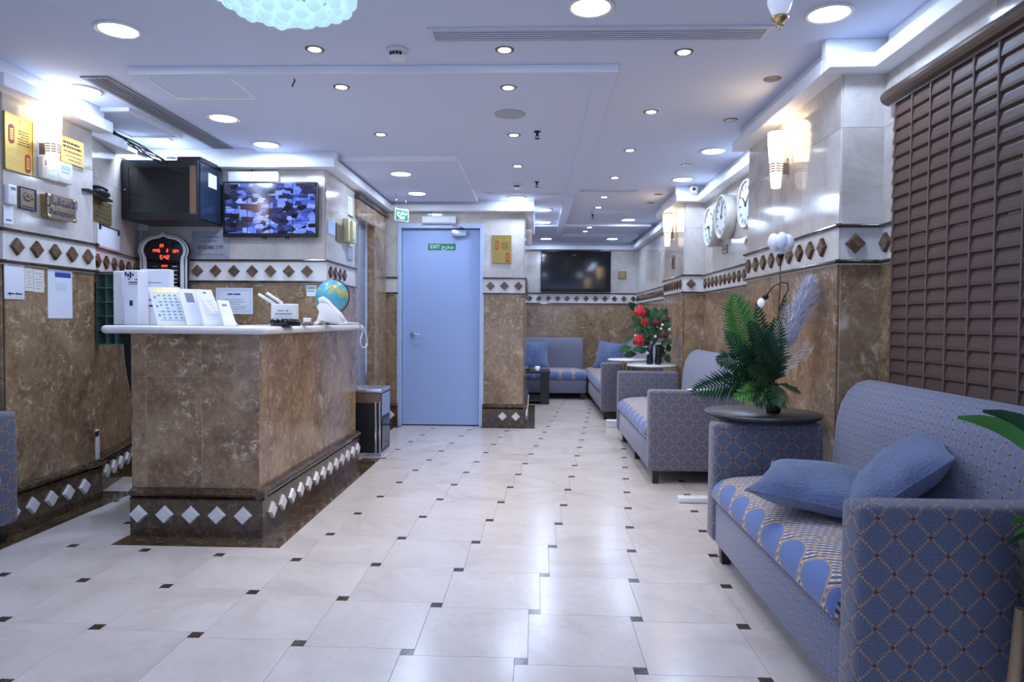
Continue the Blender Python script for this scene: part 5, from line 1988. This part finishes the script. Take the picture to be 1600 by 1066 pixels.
bd = sideprism([lp(503, 474), lp(499, 480), lp(503, 487), lp(500, 499), lp(535, 508), lp(540, 507), lp(527, 488), lp(512, 474)], -0.06, 0.09, 'phone_body', 'white_plastic', t)
sideprism([lp(502, 494), lp(494, 508), lp(499, 508), lp(510, 498)], -0.05, 0.08, 'stand', 'white_plastic', t, 0.003)
hs = [lp(501, 473), lp(507, 471), lp(514, 475), lp(530, 493), lp(538, 506)]
MB().tube([(p.x, -0.03, p.z + 0.012) for p in hs], [0.016, 0.020, 0.014, 0.014, 0.019], 10).build('handset', 'white_plastic', t)
for i in range(4):
    for j in range(3):
        q = lp(515 + 4 * i, 483 + 4.6 * i)
        MB().box(q.x - 0.005, q.x + 0.005, 0.015 + 0.022 * j, 0.027 + 0.022 * j, q.z + 0.004, q.z + 0.011).build('key', 'ink_grey', t)
cord = [onY(515, 505, 4.28), onY(530, 505.5, 4.25), onY(550, 505, 4.4), onY(560, 506, 4.55)]
xe = -1.305
cord += [onX(px, py, xe) for px, py in ((565, 512), (566, 520), (563, 530), (562.5, 538), (566, 543), (571, 543), (574, 537), (573, 528), (570, 518), (567, 511))]
cord = [p if p.z > ZW + 0.004 or p.x > -1.32 else Vector((p.x, p.y, ZW + 0.006)) for p in cord]
o_ = Vector((c0.x, 4.30, ZW))
sm = []
for i in range(len(cord) - 1):
    for f in (0, 0.33, 0.66):
        sm.append(cord[i].lerp(cord[i + 1], f) - o_)
sm.append(cord[-1] - o_)
MB().tube(sm, 0.0055, 8).build('cord', 'white_plastic', t)

# ================================================================ STAINLESS BIN BESIDE THE COUNTER
xr = onZ(590, 707, 0)
bx1 = onZ(605, 700, 0)
t = thing('shoe_machine', 'black and steel box machine standing behind the counter end', 'machine', (-1.30, 5.62, 0))
X0, X1, Y0, Y1 = -1.60 + 1.32, -1.235 + 1.30, -0.20, 0.14
X0 = -0.23
Z1 = 0.545
MB().box(X0, X1, Y0 + 0.01, Y1, 0.03, Z1 - 0.03).build('body', 'black_plastic', t, 0.003, 1)
MB().box(X0 - 0.005, X1 + 0.008, Y0, Y1 + 0.005, Z1 - 0.03, Z1).build('top', 'steel', t, 0.008, 2)
MB().box(X0, X1, Y0 + 0.004, Y0 + 0.011, Z1 - 0.11, Z1 - 0.032).build('fascia', 'bronze', t)
for x in (X1 - 0.05, X1 - 0.018):
    MB().box(x, x + 0.016, Y0 - 0.002, Y0 + 0.014, 0.02, Z1 - 0.10).build('corner_post', 'chrome', t, 0.003, 1)
MB().box(X1, X1 + 0.006, Y0 + 0.03, Y1 - 0.02, Z1 - 0.22, Z1 - 0.04).build('side_plate', 'steel', t, 0.002, 1)
MB().box(X1, X1 + 0.006, Y0 + 0.03, Y1 - 0.02, 0.06, Z1 - 0.25).build('side_glass', 'black_gloss', t, 0.002, 1)
MB().box(X0, X1 + 0.004, Y0 - 0.004, Y1, 0.0, 0.03).build('base', 'steel', t, 0.003, 1)
MB().tube([(X0 + 0.03, Y0 - 0.005, 0.10), (X0 + 0.06, Y0 - 0.008, 0.07), (X0 + 0.09, Y0 - 0.006, 0.035)], 0.003, 6).build('wire', 'chrome', t)

# ================================================================ BLIND
bx_ = 1.533
ya, yb = 3.01, 0.90
ztop, zbot = 2.036, 0.66
t = thing('woven_blind', 'brown woven blind of small bulging panels over the right window', 'blind', (bx_, 2.0, 0))
rows = 24
rh = (ztop - zbot) / rows
prof = [(0.0, 0.0), (-0.010, 0.08), (-0.0095, 0.30), (-0.005, 0.75), (0.001, 1.02)]
vs, fs = [], []
for y in (yb - 2.0, ya - 2.0):
    for x, f in prof:
        vs.append((x, y, rh * f))
    for x, f in prof[::-1]:
        vs.append((x + 0.005, y, rh * f))
m = len(prof) * 2
fs = [tuple(range(m)), tuple(range(2 * m - 1, m - 1, -1))] + [(j, i, m + i, m + j) for i, j in ((i, (i + 1) % m) for i in range(m))]
sl = MB()._add(vs, fs).mesh('slat')
sl.materials.append(M('blind_brown'))
for k in range(rows):
    inst('slat', sl, (0, 0, zbot + rh * k), parent=t)
ncol = 16
for k in range(ncol + 1):
    y = ya - 0.018 - k * 0.131
    if y < yb:
        break
    MB().box(-0.0125, -0.003, y - 2.0 - 0.004, y - 2.0 + 0.004, zbot, ztop).build('cord_rib', 'blind_cord', t)
zr = 2.078
rl = thing('blind_headrail', 'rounded dark bronze rail at the head of the brown blind', 'rail', (bx_, 2.0, zr))
pr = []
for i in range(9):
    a = PI / 2 + PI * i / 8
    pr.append((0.048 * math.cos(a), 0.036 * math.sin(a)))
vs = []
for y in (0.85 - 2.0, 3.05 - 2.0):
    for x, z in pr:
        vs.append((x, y, z))
    vs.append((0.012, y, -0.036))
    vs.append((0.012, y, 0.036))
m = len(pr) + 2
fs = [tuple(range(m)), tuple(range(2 * m - 1, m - 1, -1))] + [(j, i, m + i, m + j) for i, j in ((i, (i + 1) % m) for i in range(m))]
MB()._add(vs, fs).build('rail_body', 'rail_bronze', rl)
for z in (-0.036, 0.034):
    MB().box(-0.012, 0.012, 0.85 - 2.0, 3.05 - 2.0, z - 0.003, z + 0.003).build('edge_strip', 'chrome', rl)

# ================================================================ PLANTS
def frond(p0, p1, p2, nl, ll, mat, parent, name='palm_frond', wid=0.019, droop=0.25, seed=0, up=Vector((0, -0.4, 1)), start=0.18, fwd=0.55):
    """feather palm leaf: bent midrib with thin tapering leaflets on both sides"""
    r = random.Random(seed)
    p0, p1, p2 = map(Vector, (p0, p1, p2))
    b = MB()
    N = 24

    def P(t):
        return p0 * (1 - t) ** 2 + p1 * 2 * t * (1 - t) + p2 * t * t

    def T(t):
        return ((p1 - p0) * 2 * (1 - t) + (p2 - p1) * 2 * t).normalized()
    b.tube([P(i / N) for i in range(N + 1)], [0.0042 * (1 - 0.75 * i / N) for i in range(N + 1)], 6)
    for k in range(nl):
        t = start + (1 - start) * k / (nl - 1)
        prof = math.sin(PI * (0.18 + 0.80 * (t - start) / (1 - start))) ** 0.7
        for s in (-1, 1):
            tg = T(t)
            side = tg.cross(up)
            if side.length < 0.1:
                side = tg.cross(Vector((1, 0, 0)))
            side.normalize()
            nrm = side.cross(tg).normalized()
            L = ll * max(0.18, prof) * r.uniform(0.88, 1.1)
            d = (side * s + tg * (fwd + 0.5 * t) + nrm * r.uniform(0.05, 0.3)).normalized()
            a = P(t)
            e = a + d * L - Vector((0, 0, droop * L * r.uniform(0.6, 1.2)))
            m1 = a + d * L * 0.45 - Vector((0, 0, droop * L * 0.12))
            wv = tg * wid * 0.5
            th = nrm * 0.0008
            vs = [a - wv * 0.4, a + wv * 0.4, m1 - wv, m1 + wv, e, m1 + nrm * 0.002]
            b._add(vs, [(0, 1, 5), (0, 5, 2), (1, 3, 5), (2, 5, 4), (5, 3, 4)])
    return b.build(name, mat, parent)


YP = 3.30
org = Vector((onY(1208, 636, YP).x, YP, 0.6735))


def A(px, py, dy=0.0):
    return onY(px, py, YP + dy) - org


t = thing('palm_arrangement', 'green palm leaves with white pampas and a lamp flower in a dark vase', 'plant', org)
MB().lathe([(0.030, 0), (0.036, 0.01), (0.030, 0.05), (0.022, 0.10), (0.026, 0.135), (0.020, 0.135), (0.0, 0.10)], 24).build('vase', 'vase_dark', t)
b0 = A(1210, 600)
frond(b0, A(1165, 560, -0.02), A(1146, 463, -0.03), 22, 0.125, 'leaf_bright', t, seed=1, droop=0.05, up=Vector((0, -1, 0.05)), start=0.42)
frond(b0, A(1192, 560, 0.03), A(1183, 478, 0.05), 20, 0.085, 'leaf_dark', t, seed=2, droop=0.15, up=Vector((0, -1, 0.1)), start=0.25)
frond(b0, A(1150, 590, -0.06), A(1083, 612, -0.10), 22, 0.10, 'leaf_dark', t, seed=3, droop=0.1, up=Vector((0.1, -0.9, 0.3)), start=0.20)
frond(b0, A(1165, 565, -0.08), A(1122, 560, -0.10), 20, 0.10, 'leaf_dark', t, seed=4, droop=0.2, up=Vector((0, -0.9, 0.4)), start=0.15)
frond(b0, A(1180, 580, -0.10), A(1135, 520, -0.06), 20, 0.09, 'leaf_dark', t, seed=5, droop=0.15, up=Vector((0.2, -0.9, 0.2)), start=0.2)
frond(b0, A(1195, 600, -0.10), A(1150, 622, -0.14), 16, 0.085, 'leaf_bright', t, seed=6, droop=0.15, up=Vector((0, -0.8, 0.5)), start=0.15)
frond(b0, A(1200, 560, -0.05), A(1172, 505, -0.10), 22, 0.10, 'leaf_dark', t, seed=12, droop=0.2, up=Vector((0.1, -1, 0.1)), start=0.1)
frond(b0, A(1205, 580, -0.07), A(1180, 540, -0.13), 18, 0.09, 'leaf_dark', t, seed=13, droop=0.2, up=Vector((0.1, -1, 0.2)), start=0.1)
frond(b0, A(1225, 600, 0.0), A(1248, 612, 0.0), 12, 0.06, 'leaf_dark', t, seed=7, droop=0.2, start=0.3)
frond(b0, A(1222, 545, 0.05), A(1226, 465, 0.06), 12, 0.05, 'leaf_dark', t, seed=8, droop=0.1, up=Vector((0, -1, 0)), start=0.5)
frond(b0, A(1215, 540, -0.02), A(1230, 478, -0.03), 16, 0.075, 'dry_leaf', t, 'dried_palm_leaf', 0.006, 0.05, 9, Vector((0, -1, 0.1)), 0.4, 0.9)
frond(b0, A(1225, 570, -0.03), A(1262, 536, -0.03), 16, 0.085, 'dry_leaf', t, 'dried_palm_leaf', 0.006, -0.05, 10, Vector((0, -1, 0.1)), 0.25, 0.9)
for k, (mx, my, tx, ty, dy) in enumerate(((1190, 575, 1158, 545, -0.12), (1200, 590, 1170, 575, -0.16), (1185, 605, 1128, 590, -0.12), (1205, 570, 1200, 520, -0.08), (1200, 610, 1178, 628, -0.18), (1215, 605, 1215, 632, -0.15), (1208, 560, 1212, 500, -0.02))):
    frond(b0, A(mx, my, dy * 0.5), A(tx, ty, dy), 20, 0.095, 'leaf_dark', t, seed=30 + k, droop=0.25, up=Vector((0.1 * (k % 3 - 1), -1, 0.25)), start=0.1)
# pampas plume: thousands of fine hairs as thin blades
pb = MB()
q0, q1, q2 = A(1212, 600, 0.02), A(1232, 530, 0.03), A(1268, 436, 0.02)
pb.tube([q0 * (1 - f) ** 2 + q1 * 2 * f * (1 - f) + q2 * f * f for f in [i / 14 for i in range(15)]], 0.003, 6)
r_ = random.Random(4)
for k in range(1100):
    f = 0.38 + 0.62 * r_.random()
    p = q0 * (1 - f) ** 2 + q1 * 2 * f * (1 - f) + q2 * f * f
    tg = ((q1 - q0) * 2 * (1 - f) + (q2 - q1) * 2 * f).normalized()
    a = r_.uniform(0, 2 * PI)
    sd = tg.cross(Vector((0, 1, 0))).normalized()
    nn = tg.cross(sd)
    d = (sd * math.cos(a) + nn * math.sin(a))
    ff = (f - 0.38) / 0.62
    L = 0.115 * (math.sin(PI * (0.15 + 0.8 * ff)) ** 0.8) * r_.uniform(0.35, 1.25)
    m1 = p + (d * r_.uniform(0.3, 0.9) + tg * 0.75).normalized() * L * 0.6
    e = m1 + (d * 0.35 + tg * 0.6 + Vector((r_.uniform(-.3, .3), r_.uniform(-.3, .3), -0.2))).normalized() * L * 0.6
    w_ = d.cross(tg).normalized() * 0.0026
    pb._add([p - w_, p + w_, m1 + w_, m1 - w_, e], [(0, 1, 2, 3), (3, 2, 4)])
pb.build('pampas_plume', 'pampas', t)
# lamp flower on a black stem, with a bent second stem and clear bulb
fl = MB().tube([A(1212, 610), A(1213, 540), A(1218, 470), A(1219.5, 408)], 0.0028, 6).build('flower_stem', 'black_metal', t)
c = A(1220, 402)
MB().lathe([(0.004, -0.012), (0.012, -0.004), (0.018, 0.012), (0.016, 0.014), (0.0, 0.0)], 14, tuple(c)).build('calyx', 'black_metal', fl)
for k in range(7):
    a = 2 * PI * k / 7
    tilt = 0.020
    MB().sphere((c.x + 0.034 * math.cos(a), c.y + 0.034 * math.sin(a), c.z + 0.066 + 0.008 * (k % 2)), 0.036, 12, 8, (0.75, 0.75, 1.15)).build('petal', 'petal_white', fl)
MB().sphere((c.x, c.y, c.z + 0.040), 0.026, 12, 8, (0.9, 0.9, 1.5)).build('petal', 'petal_white', fl)
lp_ = [A(1214, 500), A(1222, 470), A(1232, 452), A(1231, 443), A(1222, 441), A(1208, 448), A(1197, 462)]
s2 = []
for i in range(len(lp_) - 1):
    for f in (0, .5):
        s2.append(lp_[i].lerp(lp_[i + 1], f))
s2.append(lp_[-1])
st2 = MB().tube(s2, 0.0028, 6).build('bent_stem', 'black_metal', t)
e = A(1196, 464)
MB().sphere(tuple(e), 0.015, 12, 8, (1, 1, 0.9)).build('bulb_socket', 'black_metal', st2)
e2 = A(1189, 473)
MB().sphere(tuple(e2), 0.017, 12, 8, (1, 1, 1.3)).build('clear_bulb', 'lamp_glass', st2)

# ---- roses
YR = 6.66
org = Vector((onY(1021, 565, YR).x, YR, 0.6905))
t = thing('rose_vase', 'bunch of red roses with green leaves in dark glass vases', 'flowers', org)


def Bp(px, py, dy=0.0):
    return onY(px, py, YR + dy) - org


for dx in (-0.035, 0.045):
    MB().lathe([(0.030, 0), (0.034, 0.02), (0.026, 0.12), (0.030, 0.19), (0.024, 0.19), (0.0, 0.15)], 20, (dx, 0, 0)).build('vase', 'vase_dark', t)


def rose(c, r, mat, seed):
    rr = random.Random(seed)
    b = MB()
    for ring, (n, rad, h, tl) in enumerate(((3, 0.22, 0.55, 0.1), (5, 0.42, 0.25, 0.35), (7, 0.58, -0.1, 0.7))):
        for k in range(n):
            a = 2 * PI * k / n + ring * 0.5 + rr.uniform(-.2, .2)
            cx, cy = c[0] + r * rad * math.cos(a), c[1] + r * rad * math.sin(a)
            b.sphere((cx, cy, c[2] + r * h), r * 0.50, 10, 6, (0.85, 0.85, 1.15))
    b.sphere((c[0], c[1], c[2] + r * 0.3), r * 0.45, 10, 6)
    return b.build('rose', mat, t)


def leaf(a, e, w, mat, seed):
    a, e = Vector(a), Vector(e)
    d = e - a
    s = d.cross(Vector((0, 1, 0)))
    if s.length < 1e-4:
        s = Vector((1, 0, 0))
    s = s.normalized() * w
    m_ = a.lerp(e, 0.45) + Vector((0, -0.012, 0.01))
    b = MB()._add([a, m_ - s, m_ + s, e, m_ + Vector((0, 0.006, -0.004)), a.lerp(e, .75) - s * .7, a.lerp(e, .75) + s * .7], [(0, 1, 4), (0, 4, 2), (1, 5, 4), (4, 6, 2), (5, 3, 4), (4, 3, 6)])
    return b.build('leaf', mat, t)


base = Bp(1021, 540)
for k, (px, py, rr_, m, dy) in enumerate(((1000, 488, 0.060, 'rose_red', -0.06), (1007, 504, 0.040, 'rose_red', 0.0), (998, 533, 0.058, 'rose_red', -0.10), (1025, 505, 0.045, 'rose_dark', 0.02), (1037, 524, 0.045, 'rose_dark', -0.04), (1041, 500, 0.035, 'rose_dark', 0.05))):
    c = Bp(px, py, dy - 0.05)
    st_ = MB().tube([base, base.lerp(c, 0.5) + Vector((0, 0, 0.02)), c], 0.004, 6).build('stem', 'stem_green', t)
    rose(c, rr_, m, k)
r_ = random.Random(12)
for k in range(85):
    px, py = r_.gauss(1024, 14), r_.gauss(522, 19)
    if not (986 < px < 1044 and 482 < py < 556):
        continue
    a = Bp(px, py, r_.uniform(0.0, 0.11))
    an = math.atan2(a.z - base.z, a.x - base.x) + r_.uniform(-0.7, 0.7)
    L = r_.uniform(0.09, 0.15)
    e = a + Vector((L * math.cos(an), r_.uniform(-0.05, 0.03), L * math.sin(an)))
    lim = 1.315 - org.x
    a.x, e.x = min(a.x, lim - 0.03), min(e.x, lim)
    leaf(a, e, L * 0.27, 'leaf_rose' if k % 3 else 'leaf_dark', k)
for px, py in ((1033, 514), (1024, 526), (1046, 515), (993, 525), (1012, 552), (1035, 508)):
    c = Bp(px, py, -0.07)
    MB().sphere(tuple(c), 0.014, 8, 6).build('white_blossom', 'petal_white', t)

# ---- plant in a dark basket on a wooden stand at the right edge
bp = Vector((1.265, 1.535, 0))
t = thing('basket_planter', 'dark woven basket with striped green leaves at the right picture edge', 'plant', bp)
MB().lathe([(0.10, 0.30), (0.125, 0.33), (0.155, 0.50), (0.160, 0.605), (0.148, 0.605), (0.140, 0.56), (0.0, 0.55)], 32).build('basket', 'basket', t)
for k in range(7):
    z = 0.34 + 0.036 * k
    rr_ = 0.127 + 0.034 * min(1, (z - 0.33) / 0.2)
    MB().lathe([(rr_, z), (rr_ + 0.006, z + 0.012), (rr_, z + 0.024)], 32, caps=False).build('weave_ring', 'basket', t)
for k in range(4):
    a_ = PI * 0.5 * k + 3.75
    ca, sa = math.cos(a_), math.sin(a_)
    MB().tube([(0.215 * ca, 0.165 * sa, 0.0), (0.165 * ca, 0.15 * sa, 0.42)], [0.012, 0.016], 10).build('stand_leg', 'light_wood', t)
MB().lathe([(0.0, 0.27), (0.13, 0.27), (0.13, 0.29), (0.0, 0.29)], 28).build('stand_plate', 'light_wood', t)


def blade(pts, w, mat):
    b = MB()
    pts = [Vector(p) for p in pts]
    n = len(pts)
    vs, fs = [], []
    for i, p in enumerate(pts):
        tg = (pts[min(i + 1, n - 1)] - pts[max(0, i - 1)]).normalized()
        s = tg.cross(Vector((0.1, 1, 0.35))).normalized()
        k = w * math.sin(PI * (0.06 + 0.92 * i / (n - 1))) ** 0.7
        vs += [p - s * k, p + Vector((0, 0, -0.004)), p + s * k]
    for i in range(n - 1):
        for q in (0, 1):
            fs.append((i * 3 + q, i * 3 + q + 1, (i + 1) * 3 + q + 1, (i + 1) * 3 + q))
    return b._add(vs, fs, True).build('leaf', mat, t)


def tip(px, py, y):
    return onY(px, py, y) - bp


for k, (e, w_, m_) in enumerate(((tip(1496, 652, 1.62), 0.026, 'leaf_bright'), (tip(1535, 642, 1.60), 0.022, 'leaf_dark'), (Vector((0.05, -0.28, 0.80)), 0.022, 'leaf_dark'),
                                 (tip(1578, 820, 1.42), 0.022, 'leaf_bright'), (tip(1574, 850, 1.45), 0.020, 'leaf_dark'), (Vector((0.10, 0.10, 0.9)), 0.022, 'leaf_dark'),
                                 (tip(1585, 835, 1.38), 0.022, 'leaf_bright'), (Vector((0.12, -0.1, 1.0)), 0.022, 'leaf_bright'), (Vector((0.15, -0.25, 0.72)), 0.022, 'leaf_dark'))):
    a = Vector((0.02, 0, 0.56))
    mid_ = a.lerp(e, 0.5) + Vector((0.06, 0, 0.16))
    pts = [a * (1 - f) ** 2 + mid_ * 2 * f * (1 - f) + e * f * f for f in [i / 10 for i in range(11)]]
    blade(pts, w_, m_)

# ================================================================ ODDS AND ENDS
pa, pb_ = onZ(1058, 784, 0), onZ(1100, 784, 0)
t = thing('power_strip', 'white power strip on the floor between the two right sofas', 'power strip', (1.02, 4.19, 0))
MB().box(-0.14, 0.15, -0.035, 0.035, 0.001, 0.036).build('body', 'white_plastic', t, 0.008, 2)
for k in range(4):
    MB().cyl((-0.09 + 0.065 * k, 0, 0.034), 0.018, 0, 0.004, 14).build('outlet', 'cream_plastic', t)
t = thing('white_box', 'small white box on the floor beside the far sofa foot', 'box', (0.80, 7.14, 0))
MB().box(-0.05, 0.06, -0.05, 0.05, 0.001, 0.055).build('carton', 'white_plastic', t, 0.003, 1)
MB().box(-0.052, 0.062, -0.052, 0.052, 0.056, 0.075).build('lid', 'paper', t, 0.003, 1)
t = thing('paper_sheet', 'white paper lying on the near arm of the sofa below the clocks', 'paper', (1.13, 4.68, 0.641))
MB().box(-0.09, 0.10, -0.05, 0.05, 0.0, 0.002).build('sheet', 'paper', t)
MB().box(-0.06, 0.09, -0.045, 0.04, 0.0021, 0.004).build('folded_corner', 'paper', t)
t = thing('loose_wire', 'short black wire poking from the ceiling behind the chandelier', 'wire', (onZ(459, 122, 2.335).x, onZ(459, 122, 2.335).y, 2.335))
MB().tube([(0, 0, 0.0), (0.006, 0, -0.014), (-0.003, 0, -0.028), (-0.008, 0, -0.045)], 0.004, 6).build('wire', 'black_plastic', t)
